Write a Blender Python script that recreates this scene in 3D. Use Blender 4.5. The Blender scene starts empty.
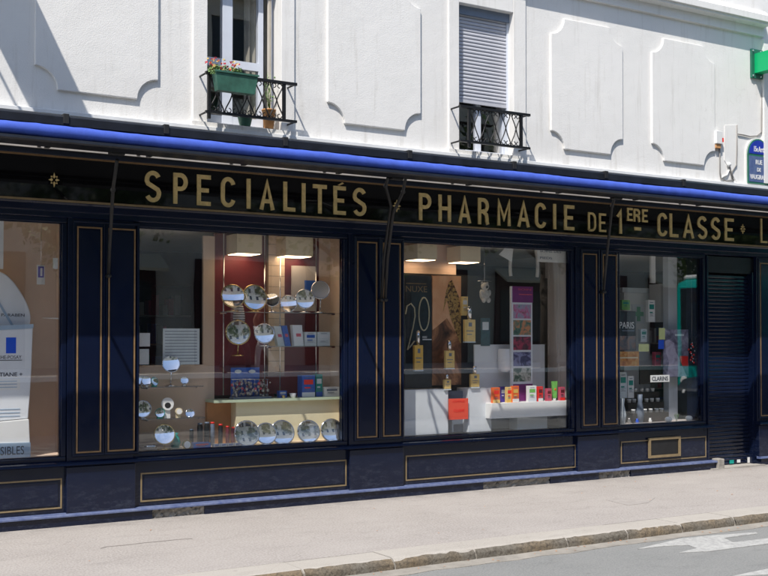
import bpy, bmesh, math, random
from mathutils import Vector, Matrix
random.seed(7)
SC = bpy.context.scene
COL = SC.collection

# ------------------------------------------------------------------ camera
TH = math.radians(30.96)            # yaw of the view away from the facade normal
PH = math.atan(21/1083.0)           # slight upward pitch
F_PX = 1083.0                       # focal length in photo pixels
CAM = Vector((-5.573, -9.29, 1.58))
FW = Vector((math.sin(TH)*math.cos(PH), math.cos(TH)*math.cos(PH), math.sin(PH)))
RT = Vector((math.cos(TH), -math.sin(TH), 0))
UP = RT.cross(FW)
cd = bpy.data.cameras.new('camera'); cam = bpy.data.objects.new('camera', cd); COL.objects.link(cam)
cam.matrix_world = Matrix((( RT.x, UP.x, -FW.x, CAM.x), (RT.y, UP.y, -FW.y, CAM.y), (RT.z, UP.z, -FW.z, CAM.z), (0,0,0,1)))
cd.sensor_width = 36; cd.lens = 36*F_PX/768; cd.shift_y = 30/768; cd.clip_end = 500; cd.clip_start = 0.05
SC.camera = cam

# ------------------------------------------------------------------ sky and sun
SD = Vector((1.2, 1.0, -2.3)).normalized()          # direction the sunlight travels
elev = math.asin(-SD.z)
w = bpy.data.worlds.new('World'); SC.world = w; w.use_nodes = True
nt = w.node_tree; nt.nodes.clear()
sky = nt.nodes.new('ShaderNodeTexSky'); sky.sky_type = 'NISHITA'; sky.sun_disc = False
sky.sun_elevation = elev
sky.sun_rotation = math.atan2(-SD.x, -SD.y)
sky.air_density = 1.0; sky.dust_density = 0.8; sky.ozone_density = 1.8
bg = nt.nodes.new('ShaderNodeBackground'); bg.inputs['Strength'].default_value = 0.125
wo = nt.nodes.new('ShaderNodeOutputWorld')
nt.links.new(sky.outputs[0], bg.inputs[0]); nt.links.new(bg.outputs[0], wo.inputs[0])
sl = bpy.data.lights.new('sun', 'SUN'); sl.energy = 3.75; sl.angle = math.radians(0.53); sl.color = (1.0, 0.945, 0.865)
so = bpy.data.objects.new('sun', sl); COL.objects.link(so)
so.rotation_euler = SD.to_track_quat('-Z', 'Y').to_euler(); so.location = (-10, -12, 20)
SC.view_settings.view_transform = 'Standard'; SC.view_settings.look = 'None'
SC.view_settings.exposure = 0.66; SC.view_settings.gamma = 1.0; SC.view_settings.use_curve_mapping = False
SC.cycles.max_bounces = 10; SC.cycles.transparent_max_bounces = 16; SC.cycles.glossy_bounces = 5

# ------------------------------------------------------------------ survey of the facade: bearing and height -> metres
def ray(u, v):
    return (FW*F_PX + RT*(u-384) + UP*(318-v))
def P(u, v, y=0.0):
    d = ray(u, v); t = (y-CAM.y)/d.y
    return CAM.x+d.x*t, CAM.z+d.z*t
def G(u, v, z=0.0):
    d = ray(u, v); t = (z-CAM.z)/d.z
    return CAM.x+d.x*t, CAM.y+d.y*t
def R(u0, v0, u1, v1, y=0.0):
    "rectangle on the plane y: x0,z0,x1,z1 from its left, top, right and bottom bearings"
    um, vm = (u0+u1)/2, (v0+v1)/2
    x0 = P(u0, vm, y)[0]; x1 = P(u1, vm, y)[0]
    z1 = P(um, v0, y)[1]; z0 = P(um, v1, y)[1]
    return x0, z0, x1, z1
def PX(u, y=0.0, v=339): return P(u, v, y)[0]

# ------------------------------------------------------------------ materials
def mat(name, col, rough=0.6, metal=0.0, var=0.12, scale=6.0, bump=0.0, bscale=60.0, col2=None, spec=0.5, coat=0.0, emit=None, estr=0):
    m = bpy.data.materials.new(name); m.use_nodes = True
    n = m.node_tree.nodes; l = m.node_tree.links; b = n['Principled BSDF']
    tc = n.new('ShaderNodeTexCoord')
    ns = n.new('ShaderNodeTexNoise'); ns.inputs['Scale'].default_value = scale; ns.inputs['Detail'].default_value = 6
    ns.inputs['Roughness'].default_value = 0.65
    l.new(tc.outputs['Object'], ns.inputs['Vector'])
    cr = n.new('ShaderNodeValToRGB'); cr.color_ramp.elements[0].position = 0.3; cr.color_ramp.elements[1].position = 0.7
    c2 = col2 if col2 else tuple(min(1, c*(1+var)) for c in col)
    c1 = col if col2 else tuple(c*(1-var) for c in col)
    cr.color_ramp.elements[0].color = (*c1, 1); cr.color_ramp.elements[1].color = (*c2, 1)
    l.new(ns.outputs['Fac'], cr.inputs[0]); l.new(cr.outputs[0], b.inputs['Base Color'])
    b.inputs['Roughness'].default_value = rough; b.inputs['Metallic'].default_value = metal
    b.inputs['Specular IOR Level'].default_value = spec; b.inputs['Coat Weight'].default_value = coat
    b.inputs['Coat Roughness'].default_value = 0.05
    if bump:
        nb = n.new('ShaderNodeTexNoise'); nb.inputs['Scale'].default_value = bscale; nb.inputs['Detail'].default_value = 5
        l.new(tc.outputs['Object'], nb.inputs['Vector'])
        bp = n.new('ShaderNodeBump'); bp.inputs['Strength'].default_value = bump; bp.inputs['Distance'].default_value = 0.01
        l.new(nb.outputs['Fac'], bp.inputs['Height']); l.new(bp.outputs[0], b.inputs['Normal'])
    if emit:
        b.inputs['Emission Color'].default_value = (*emit, 1); b.inputs['Emission Strength'].default_value = estr
    return m
def nodes(m): return m.node_tree.nodes, m.node_tree.links, m.node_tree.nodes['Principled BSDF']
def mixcol(n, l, fac, a, b_, mode='MIX'):
    x = n.new('ShaderNodeMix'); x.data_type = 'RGBA'; x.blend_type = mode
    for s, val in ((x.inputs[0], fac), (x.inputs[6], a), (x.inputs[7], b_)):
        if hasattr(val, 'default_value') or hasattr(val, 'is_linked'): l.new(val, s)
        elif isinstance(val, tuple): s.default_value = (*val, 1)
        else: s.default_value = val
    return x.outputs[2]
def noise(n, l, vec, scale, detail=5, rough=0.6, dist=0):
    x = n.new('ShaderNodeTexNoise'); x.inputs['Scale'].default_value = scale; x.inputs['Detail'].default_value = detail
    x.inputs['Roughness'].default_value = rough; x.inputs['Distortion'].default_value = dist
    l.new(vec, x.inputs['Vector']); return x.outputs['Fac']
def ramp(n, l, fac, p0, p1, v0=0.0, v1=1.0):
    x = n.new('ShaderNodeMapRange'); x.inputs[1].default_value = p0; x.inputs[2].default_value = p1
    x.inputs[3].default_value = v0; x.inputs[4].default_value = v1; l.new(fac, x.inputs[0]); return x.outputs[0]
def mapping(n, l, vec, sc):
    x = n.new('ShaderNodeMapping'); x.inputs['Scale'].default_value = sc; l.new(vec, x.inputs['Vector']); return x.outputs[0]

def plaster():
    m = bpy.data.materials.new('plaster'); m.use_nodes = True; n, l, b = nodes(m)
    g = n.new('ShaderNodeNewGeometry').outputs['Position']
    big = noise(n, l, g, 0.9, 6); c = mixcol(n, l, ramp(n, l, big, .35, .7), (.735, .725, .705), (.79, .78, .76))
    st = noise(n, l, mapping(n, l, g, (9, 9, .7)), 1.5, 6, .7)         # faint rain streaks
    c = mixcol(n, l, ramp(n, l, st, .54, .8, 0, .5), c, (.44, .415, .37))
    sp = noise(n, l, g, 3.3, 9, .75); c = mixcol(n, l, ramp(n, l, sp, .6, .78, 0, .4), c, (.80, .79, .77))
    # grime just over the ledge
    sep = n.new('ShaderNodeSeparateXYZ'); l.new(g, sep.inputs[0])
    low = ramp(n, l, sep.outputs[2], 3.62, 3.40, 0, 1); mm = n.new('ShaderNodeMath'); mm.operation = 'MULTIPLY'
    l.new(low, mm.inputs[0]); l.new(ramp(n, l, st, .45, .65, 0, .6), mm.inputs[1]); c = mixcol(n, l, mm.outputs[0], c, (.42, .40, .36))
    # hairline cracks
    vo = n.new('ShaderNodeTexVoronoi'); vo.feature = 'DISTANCE_TO_EDGE'; vo.inputs['Scale'].default_value = 0.7
    wv = n.new('ShaderNodeTexNoise'); wv.inputs['Scale'].default_value = 2.5; wv.inputs['Detail'].default_value = 8; l.new(g, wv.inputs['Vector'])
    va = n.new('ShaderNodeVectorMath'); va.operation = 'MULTIPLY_ADD'; l.new(wv.outputs['Color'], va.inputs[0]); va.inputs[1].default_value = (.9, .9, .9); l.new(g, va.inputs[2])
    l.new(va.outputs[0], vo.inputs['Vector'])
    ck = ramp(n, l, vo.outputs['Distance'], 0.0, 0.006, .55, 0); cm = n.new('ShaderNodeMath'); cm.operation = 'MULTIPLY'
    l.new(ck, cm.inputs[0]); l.new(ramp(n, l, noise(n, l, g, .8), .56, .64), cm.inputs[1]); c = mixcol(n, l, cm.outputs[0], c, (.45, .43, .40))
    l.new(c, b.inputs['Base Color']); b.inputs['Roughness'].default_value = .9; b.inputs['Specular IOR Level'].default_value = .2
    f1 = noise(n, l, g, 90, 3, .6); f2 = noise(n, l, g, 5, 3, .5)
    ad = n.new('ShaderNodeMath'); ad.operation = 'MULTIPLY_ADD'; l.new(f2, ad.inputs[0]); ad.inputs[1].default_value = 2.0; l.new(f1, ad.inputs[2])
    bp = n.new('ShaderNodeBump'); bp.inputs['Strength'].default_value = .40; bp.inputs['Distance'].default_value = .005
    l.new(ad.outputs[0], bp.inputs['Height']); l.new(bp.outputs[0], b.inputs['Normal']); return m

def paint_blue():
    m = bpy.data.materials.new('blue_gloss_paint'); m.use_nodes = True; n, l, b = nodes(m)
    g = n.new('ShaderNodeNewGeometry').outputs['Position']
    c = mixcol(n, l, ramp(n, l, noise(n, l, g, 1.2), .35, .7), (.0034, .0068, .0225), (.0044, .0088, .029))
    st = noise(n, l, mapping(n, l, g, (14, 14, 1.1)), 1.5, 7, .7)
    c = mixcol(n, l, ramp(n, l, st, .55, .9, 0, .12), c, (.022, .032, .062))
    sep = n.new('ShaderNodeSeparateXYZ'); l.new(g, sep.inputs[0])          # splash dirt and scuffs near the pavement
    low = ramp(n, l, sep.outputs[2], .45, .02, 0, 1)
    sc = ramp(n, l, noise(n, l, mapping(n, l, g, (5, 5, 14)), 1.6, 9, .8), .50, .74, 0, .7); mm = n.new('ShaderNodeMath'); mm.operation = 'MULTIPLY'
    l.new(low, mm.inputs[0]); l.new(sc, mm.inputs[1]); c = mixcol(n, l, mm.outputs[0], c, (.075, .088, .12))
    l.new(c, b.inputs['Base Color'])
    b.inputs['Specular IOR Level'].default_value = .38
    l.new(ramp(n, l, noise(n, l, g, 7, 6, .7), .3, .75, .10, .24), b.inputs['Roughness'])
    bp = n.new('ShaderNodeBump'); bp.inputs['Strength'].default_value = .12; bp.inputs['Distance'].default_value = .01
    l.new(noise(n, l, g, 4, 3), bp.inputs['Height']); l.new(bp.outputs[0], b.inputs['Normal']); return m

def ground(name, a, b_, spots, scale, bump):
    m = bpy.data.materials.new(name); m.use_nodes = True; n, l, b = nodes(m)
    g = n.new('ShaderNodeNewGeometry').outputs['Position']
    c = mixcol(n, l, ramp(n, l, noise(n, l, g, .8, 7, .65), .35, .68), a, b_)
    c = mixcol(n, l, ramp(n, l, noise(n, l, mapping(n, l, g, (.5, 2.2, 1)), 1.3, 8, .7), .5, .75, 0, .35), c, tuple(x*.8 for x in a))
    fine = noise(n, l, g, scale, 2, .5)
    c = mixcol(n, l, ramp(n, l, fine, .38, .62, 0, .55), c, spots)
    pits = n.new('ShaderNodeTexVoronoi'); pits.inputs['Scale'].default_value = scale*.12; l.new(g, pits.inputs['Vector'])
    c = mixcol(n, l, ramp(n, l, pits.outputs['Distance'], 0.03, .09, .3, 0), c, tuple(x*.45 for x in a))
    vo = n.new('ShaderNodeTexVoronoi'); vo.feature = 'DISTANCE_TO_EDGE'; vo.inputs['Scale'].default_value = .35
    wv = n.new('ShaderNodeTexNoise'); wv.inputs['Scale'].default_value = 2.5; wv.inputs['Detail'].default_value = 9; l.new(g, wv.inputs['Vector'])
    va = n.new('ShaderNodeVectorMath'); va.operation = 'MULTIPLY_ADD'; l.new(wv.outputs['Color'], va.inputs[0]); va.inputs[1].default_value = (.5, .5, .5); l.new(g, va.inputs[2])
    l.new(va.outputs[0], vo.inputs['Vector'])
    c = mixcol(n, l, ramp(n, l, vo.outputs['Distance'], 0, .0035, .16, 0), c, tuple(x*.5 for x in a))
    sp_ = n.new('ShaderNodeSeparateXYZ'); l.new(g, sp_.inputs[0])            # dirt gathered against the wall, old gum
    dm = n.new('ShaderNodeMath'); dm.operation = 'MULTIPLY'; l.new(ramp(n, l, sp_.outputs[1], -.42, -.04, 0, 1), dm.inputs[0]); l.new(ramp(n, l, noise(n, l, g, 4, 8, .75), .40, .66, 0, .6), dm.inputs[1])
    c = mixcol(n, l, dm.outputs[0], c, tuple(x*.45 for x in a))
    gum = n.new('ShaderNodeTexVoronoi'); gum.inputs['Scale'].default_value = 3.1; gum.inputs['Randomness'].default_value = 1; l.new(g, gum.inputs['Vector'])
    c = mixcol(n, l, ramp(n, l, gum.outputs['Distance'], .045, .06, .28, 0), c, tuple(x*.5 for x in a))
    c = mixcol(n, l, ramp(n, l, noise(n, l, mapping(n, l, g, (1, 2.6, 1)), 2.1, 9, .8, .6), 0.53, .72, 0, .40), c, tuple(x*.62 for x in a))
    l.new(c, b.inputs['Base Color']); b.inputs['Roughness'].default_value = .92; b.inputs['Specular IOR Level'].default_value = .25
    bp = n.new('ShaderNodeBump'); bp.inputs['Strength'].default_value = bump; bp.inputs['Distance'].default_value = .008
    l.new(fine, bp.inputs['Height']); l.new(bp.outputs[0], b.inputs['Normal']); return m

def glassmat(name, r0=.055, tint=(1, 1, 1)):
    m = bpy.data.materials.new(name); m.use_nodes = True; n = m.node_tree.nodes; l = m.node_tree.links; n.clear()
    lw = n.new('ShaderNodeLayerWeight'); lw.inputs['Blend'].default_value = .5
    pw = n.new('ShaderNodeMath'); pw.operation = 'POWER'; l.new(lw.outputs['Facing'], pw.inputs[0]); pw.inputs[1].default_value = 5
    ma = n.new('ShaderNodeMath'); ma.operation = 'MULTIPLY_ADD'; l.new(pw.outputs[0], ma.inputs[0]); ma.inputs[1].default_value = 1-r0; ma.inputs[2].default_value = r0
    tr = n.new('ShaderNodeBsdfTransparent'); tr.inputs[0].default_value = (*tint, 1)
    gl = n.new('ShaderNodeBsdfGlossy'); gl.inputs['Roughness'].default_value = 0.0
    g = n.new('ShaderNodeNewGeometry').outputs['Position']
    bp = n.new('ShaderNodeBump'); bp.inputs['Strength'].default_value = .05; bp.inputs['Distance'].default_value = .01
    l.new(noise(n, l, g, 1.6, 1), bp.inputs['Height']); l.new(bp.outputs[0], gl.inputs['Normal'])
    mx = n.new('ShaderNodeMixShader'); l.new(ma.outputs[0], mx.inputs[0]); l.new(tr.outputs[0], mx.inputs[1]); l.new(gl.outputs[0], mx.inputs[2])
    o = n.new('ShaderNodeOutputMaterial'); l.new(mx.outputs[0], o.inputs[0]); return m

M = {}
M['plaster'] = plaster(); M['blue'] = paint_blue()
M['pave'] = ground('pavement_asphalt', (.275, .252, .235), (.335, .310, .290), (.44, .41, .385), 60, .5)
M['road'] = ground('road_asphalt', (.175, .18, .178), (.21, .213, .208), (.27, .27, .26), 75, .7)
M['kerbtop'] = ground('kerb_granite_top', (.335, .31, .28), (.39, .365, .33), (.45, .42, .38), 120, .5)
M['glass'] = glassmat('shop_glass', .10)
M['clearglass'] = glassmat('shelf_glass', .04, (.90, .96, .93))
def simple(k, *a, **kw): M[k] = mat(k, *a, **kw)
simple('sign', (.004, .004, .005), .04, var=.3, coat=.0, spec=.6)
simple('gold', (.84, .65, .30), .42, .25, var=.18, scale=25)
simple('goldline', (.27, .165, .08), .45, .25, var=.25, scale=12)
simple('goldline_pale', (.27, .20, .11), .5, .2, var=.2, scale=12)
simple('darkmetal', (.012, .014, .020), .35, .2, var=.3)
simple('hood', (.010, .012, .018), .4, 0, var=.4)
simple('iron', (.008, .008, .009), .45, .1, var=.4, scale=20, bump=.1)
simple('awnblue', (.045, .095, .46), .85, var=.16, scale=7, bump=.1, bscale=25)
simple('pale', (.56, .52, .46), .7, var=.1)
simple('white', (.72, .72, .71), .5, var=.03)
simple('zinc', (.74, .75, .76), .5, .0, var=.08, scale=5)
simple('frameW', (.62, .66, .74), .4, var=.05)
simple('shutter', (.47, .48, .53), .5, var=.05)
simple('wall_in', (.70, .54, .42), .8, var=.08, scale=2)
simple('wall_pink', (.76, .54, .42), .8, var=.08, scale=2)
simple('wall_grey', (.52, .47, .44), .7, var=.08, scale=2)
simple('maroon', (.15, .022, .03), .45, var=.25, scale=3)
simple('tile', (.82, .64, .48), .4, var=.1)
simple('grout', (.25, .18, .14), .8)
simple('ceil', (.80, .78, .74), .8, var=.05)
simple('dark', (.010, .010, .011), .6, var=.4)
simple('darkwood', (.035, .025, .020), .5, var=.4)
simple('roomfloor', (.12, .10, .085), .4, var=.3)
simple('cream', (.74, .64, .44), .65, var=.05)
simple('lampcream', (.82, .68, .46), .7, var=.05)
simple('plinth', (.88, .80, .55), .6, var=.04)
simple('greenledge', (.52, .62, .45), .4, var=.05)
simple('chrome', (.75, .76, .78), .12, 1.0, var=.03)
simple('mirror', (.93, .94, .95), .015, 1.0, var=.0)
simple('mirrorback', (.42, .41, .40), .35, .7, var=.05)
simple('brass', (.66, .50, .24), .25, 1.0, var=.05)
simple('red', (.85, .035, .025), .4, var=.08)
simple('pricered', (.93, .11, .06), .6, var=.03)
simple('orange', (.85, .16, .03), .5, var=.15, scale=30)
simple('yellow', (.80, .52, .12), .4, var=.1, scale=30)
simple('oil', (.85, .62, .24), .2, var=.12, scale=30)
simple('pink', (.62, .10, .16), .5, var=.2, scale=40)
simple('purple', (.20, .03, .19), .5, var=.15)
simple('violet', (.10, .06, .42), .5, var=.2, scale=30)
simple('green', (.0, .50, .16), .4, var=.05)
simple('leafgreen', (.20, .55, .12), .5, var=.3, scale=30)
simple('planter', (.035, .12, .085), .6, var=.35, scale=9)
simple('teal', (.0, .30, .25), .4, var=.2)
simple('logoblue', (.005, .10, .75), .5, var=.02)
simple('boxblue', (.03, .12, .50), .4, var=.25, scale=35)
simple('boxpale', (.68, .76, .80), .5, var=.1)
simple('tube', (.84, .88, .93), .5, var=.05)
simple('tubeshade', (.40, .53, .68), .5, var=.05)
simple('paleblue', (.76, .81, .86), .5, var=.04)
simple('softwhite', (.88, .89, .88), .6, var=.03)
simple('slate', (.16, .20, .27), .5, var=.1)
simple('textink', (.035, .045, .07), .6)
simple('terracotta', (.50, .25, .10), .8, var=.15)
simple('curtain', (.42, .40, .34), .9, var=.15, scale=8)
simple('plateblue', (.015, .035, .35), .3, var=.25, scale=8)
simple('plateblue2', (.045, .075, .22), .45, var=.4, scale=10, col2=(.12, .17, .30))
simple('plategreen', (.02, .14, .09), .4, var=.2)
simple('stonegrey', (.30, .28, .25), .9, var=.4, scale=14, bump=.8, bscale=30)
simple('stone', (.66, .60, .50), .9, var=.15, scale=1.5)
simple('stonedark', (.16, .13, .11), .9, var=.15, scale=1.5)
simple('opp_red', (.06, .015, .018), .5, var=.2)
simple('bark', (.09, .07, .05), .9, var=.3, scale=8)
simple('leaf', (.045, .085, .02), .6, var=.5, scale=1.5)
simple('leaf2', (.08, .14, .03), .6, var=.4, scale=1.5)
simple('skin', (.48, .28, .19), .6, var=.05)
simple('hair', (.03, .018, .01), .6)
simple('brownshirt', (.13, .045, .03), .8)
simple('flower', (.70, .03, .04), .6, col2=(.85, .45, .12), scale=40)
simple('plantgreen', (.10, .19, .045), .6, var=.5, scale=25)
simple('bear', (.45, .44, .42), .9, var=.25, scale=30, bump=.6, bscale=80)
simple('rubber', (.02, .02, .02), .7)
simple('crack', (.05, .045, .04), .9)
simple('tealdark', (.03, .09, .11), .5, var=.5, scale=18)
simple('boxcable', (.72, .71, .68), .6, var=.08)
simple('cable', (.22, .21, .20), .6)
simple('debris', (.42, .22, .12), .9, var=.4, scale=40)

def kerbface():
    m = bpy.data.materials.new('kerb_granite_face'); m.use_nodes = True; n, l, b = nodes(m)
    g = n.new('ShaderNodeNewGeometry').outputs['Position']
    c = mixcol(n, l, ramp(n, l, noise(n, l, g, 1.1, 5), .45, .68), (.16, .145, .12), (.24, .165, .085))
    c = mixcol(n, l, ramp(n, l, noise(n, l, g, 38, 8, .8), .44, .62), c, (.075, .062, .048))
    l.new(c, b.inputs['Base Color']); b.inputs['Roughness'].default_value = .95
    bp = n.new('ShaderNodeBump'); bp.inputs['Strength'].default_value = .9; bp.inputs['Distance'].default_value = .015
    l.new(noise(n, l, g, 25, 7, .7), bp.inputs['Height']); l.new(bp.outputs[0], b.inputs['Normal']); return m
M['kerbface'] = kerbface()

def picture(name, cols, scale=7, dist=1.5):
    "abstract printed picture: patches of the colours the print shows"
    m = bpy.data.materials.new(name); m.use_nodes = True; n, l, b = nodes(m)
    tc = n.new('ShaderNodeTexCoord').outputs['Object']
    f = noise(n, l, tc, scale, 5, .6, dist)
    cr = n.new('ShaderNodeValToRGB'); e = cr.color_ramp.elements
    while len(e) < len(cols): e.new(.5)
    for i, c in enumerate(cols):
        e[i].position = .3+.4*i/(len(cols)-1); e[i].color = (*c, 1)
    l.new(f, cr.inputs[0]); l.new(cr.outputs[0], b.inputs['Base Color']); b.inputs['Roughness'].default_value = .35; return m
def stripes(name, a, b_, scale, axis=2, rough=.6):
    m = bpy.data.materials.new(name); m.use_nodes = True; n, l, b = nodes(m)
    tc = n.new('ShaderNodeTexCoord').outputs['Object']
    wv = n.new('ShaderNodeTexWave'); wv.bands_direction = 'XYZ'[axis]; wv.inputs['Scale'].default_value = scale; l.new(tc, wv.inputs['Vector'])
    l.new(mixcol(n, l, ramp(n, l, wv.outputs['Fac'], .4, .6), a, b_), b.inputs['Base Color']); b.inputs['Roughness'].default_value = rough; return m

# ------------------------------------------------------------------ mesh builder and tree helpers
class MB:
    def __init__(s): s.v = []; s.f = []; s.sm = []
    def add(s, vs, fs, smooth=False):
        o = len(s.v); s.v += [tuple(v) for v in vs]
        for f in fs: s.f.append(tuple(i+o for i in f)); s.sm.append(smooth)
        return s
    def box(s, x0, y0, z0, x1, y1, z1):
        if x1 < x0: x0, x1 = x1, x0
        if y1 < y0: y0, y1 = y1, y0
        if z1 < z0: z0, z1 = z1, z0
        return s.add([(x0,y0,z0),(x1,y0,z0),(x1,y1,z0),(x0,y1,z0),(x0,y0,z1),(x1,y0,z1),(x1,y1,z1),(x0,y1,z1)],
                     [(0,3,2,1),(4,5,6,7),(0,1,5,4),(1,2,6,5),(2,3,7,6),(3,0,4,7)])
    def prism(s, pts, y0, y1):
        "outline in x,z (counter-clockwise seen from the street) pushed from y0 to y1"
        n = len(pts)
        a = sum(pts[i][0]*pts[(i+1)%n][1]-pts[(i+1)%n][0]*pts[i][1] for i in range(n))
        if a < 0: pts = pts[::-1]
        vs = [(p[0], y0, p[1]) for p in pts]+[(p[0], y1, p[1]) for p in pts]
        return s.add(vs, [tuple(range(n)), tuple(range(2*n-1, n-1, -1))]+[(i, n+i, n+(i+1)%n, (i+1)%n) for i in range(n)])
    def slab(s, pts, z0, z1):
        n = len(pts)
        a = sum(pts[i][0]*pts[(i+1)%n][1]-pts[(i+1)%n][0]*pts[i][1] for i in range(n))
        if a < 0: pts = pts[::-1]
        vs = [(p[0], p[1], z0) for p in pts]+[(p[0], p[1], z1) for p in pts]
        return s.add(vs, [tuple(range(n-1, -1, -1)), tuple(range(n, 2*n))]+[(i, (i+1)%n, n+(i+1)%n, n+i) for i in range(n)])
    def profile(s, pts, x0, x1):
        "outline in y,z run along x"
        n = len(pts)
        vs = [(x0, p[0], p[1]) for p in pts]+[(x1, p[0], p[1]) for p in pts]
        return s.add(vs, [tuple(range(n)), tuple(range(2*n-1, n-1, -1))]+[(i, n+i, n+(i+1)%n, (i+1)%n) for i in range(n)])
    def frame(s, x0, z0, x1, z1, t, y0, y1):
        s.box(x0, y0, z0, x1, y1, z0+t); s.box(x0, y0, z1-t, x1, y1, z1)
        s.box(x0, y0, z0+t, x0+t, y1, z1-t); s.box(x1-t, y0, z0+t, x1, y1, z1-t); return s
    def tube(s, pts, r, seg=8, smooth=True):
        pts = [Vector(p) for p in pts]; n = len(pts); vs = []; fs = []
        rr = r if isinstance(r, (list, tuple)) else [r]*n
        for i, p in enumerate(pts):
            t = (pts[min(i+1, n-1)]-pts[max(i-1, 0)]).normalized()
            a = t.orthogonal().normalized() if i == 0 else (a - t*a.dot(t)).normalized()
            b = t.cross(a)
            for k in range(seg):
                th = 2*math.pi*k/seg; vs.append(p+(a*math.cos(th)+b*math.sin(th))*rr[i])
        for i in range(n-1):
            for k in range(seg):
                fs.append((i*seg+k, i*seg+(k+1)%seg, (i+1)*seg+(k+1)%seg, (i+1)*seg+k))
        fs.append(tuple(range(seg-1, -1, -1))); fs.append(tuple(range((n-1)*seg, n*seg)))
        return s.add(vs, fs, smooth)
    def lathe(s, c, prof, seg=20, ax=None):
        "prof: (radius, height) pairs about a vertical axis through c"
        vs = []; fs = []; n = len(prof)
        for r, h in prof:
            for k in range(seg):
                th = 2*math.pi*k/seg; vs.append((c[0]+r*math.cos(th), c[1]+r*math.sin(th), c[2]+h))
        for i in range(n-1):
            for k in range(seg): fs.append((i*seg+k, i*seg+(k+1)%seg, (i+1)*seg+(k+1)%seg, (i+1)*seg+k))
        fs.append(tuple(range(seg-1, -1, -1))); fs.append(tuple(range((n-1)*seg, n*seg)))
        return s.add(vs, fs, True)
    def ball(s, c, r, seg=12, rings=8, sq=(1,1,1)):
        prof = [(max(.0005, r*math.sin(math.pi*i/rings)), -r*math.cos(math.pi*i/rings)) for i in range(rings+1)]
        m = MB().lathe((0,0,0), prof, seg)
        return s.add([(c[0]+x*sq[0], c[1]+y*sq[1], c[2]+z*sq[2]) for x, y, z in m.v], m.f, True)
    def disc(s, c, rx, rz, nrm, th, seg=28):
        "thin round plate, centre c, facing nrm"
        nrm = Vector(nrm).normalized(); a = nrm.cross(Vector((0,0,1))).normalized(); b = a.cross(nrm); c = Vector(c)
        vs = []
        for o in (0, th):
            for k in range(seg):
                t = 2*math.pi*k/seg; vs.append(c+a*math.cos(t)*rx+b*math.sin(t)*rz+nrm*o)
        return s.add(vs, [tuple(range(seg)), tuple(range(2*seg-1, seg-1, -1))]+[(i, seg+i, seg+(i+1)%seg, (i+1)%seg) for i in range(seg)])
    def bbox(s):
        return [min(v[i] for v in s.v) for i in range(3)], [max(v[i] for v in s.v) for i in range(3)]

def root_loc(o):
    v = Vector((0,0,0))
    while o: v += o.location; o = o.parent
    return v
def link(name, mb, m, parent=None, origin=None, bevel=0):
    "ONE mesh object; built in world metres and stored about its thing's base"
    if parent is None and origin is None:
        lo, hi = mb.bbox(); origin = Vector(((lo[0]+hi[0])/2, (lo[1]+hi[1])/2, lo[2]))
    base = root_loc(parent) if parent else Vector(origin)
    me = bpy.data.meshes.new(name); me.from_pydata([tuple(Vector(v)-base) for v in mb.v], [], mb.f)
    me.polygons.foreach_set('use_smooth', mb.sm); me.materials.append(M[m] if isinstance(m, str) else m); me.update()
    bm = bmesh.new(); bm.from_mesh(me); bmesh.ops.recalc_face_normals(bm, faces=bm.faces); bm.to_mesh(me); bm.free()
    o = bpy.data.objects.new(name, me); COL.objects.link(o)
    if parent: o.parent = parent
    else: o.location = base
    if bevel:
        md = o.modifiers.new('bevel', 'BEVEL'); md.width = bevel; md.segments = 2; md.limit_method = 'ANGLE'
    return o
def tag(o, label, cat, group=None, kind=None):
    if label: o['label'] = label
    if cat: o['category'] = cat
    if group: o['group'] = group
    if kind: o['kind'] = kind
    return o
def thing(name, label, cat, loc, group=None):
    o = bpy.data.objects.new(name, None); COL.objects.link(o); o.location = loc; o.empty_display_size = .1
    return tag(o, label, cat, group)
def one(name, mb, m, label, cat, group=None, bevel=0):
    return tag(link(name, mb, m, bevel=bevel), label, cat, group)
def struct(name, mb, m):
    o = link(name, mb, m); o['kind'] = 'structure'; return o

# lettering ---------------------------------------------------------
def text_mb(txt, x0, z0, x1, z1, y, th=.004, bold=0.0):
    "letters fitted into the rectangle x0..x1, z0..z1, standing th proud of the plane y"
    cu = bpy.data.curves.new('lettering', 'FONT'); cu.body = txt; cu.size = 1; cu.extrude = .5; cu.offset = bold; cu.resolution_u = 6
    ob = bpy.data.objects.new('lettering', cu); COL.objects.link(ob)
    bpy.context.view_layer.update()
    me = bpy.data.meshes.new_from_object(ob.evaluated_get(bpy.context.evaluated_depsgraph_get()))
    vs = [v.co.copy() for v in me.vertices]; fs = [tuple(p.vertices) for p in me.polygons]
    bpy.data.objects.remove(ob); bpy.data.curves.remove(cu); bpy.data.meshes.remove(me)
    if not vs: return MB()
    lx = min(v.x for v in vs); hx = max(v.x for v in vs); ly = min(v.y for v in vs); hy = max(v.y for v in vs)
    out = MB(); out.add([(x0+(v.x-lx)/(hx-lx)*(x1-x0), y-(v.z+.5)*th, z0+(v.y-ly)/(hy-ly)*(z1-z0)) for v in vs], fs); return out
def merge(*mbs):
    o = MB()
    for m in mbs: o.add(m.v, m.f); 
    return o
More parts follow.
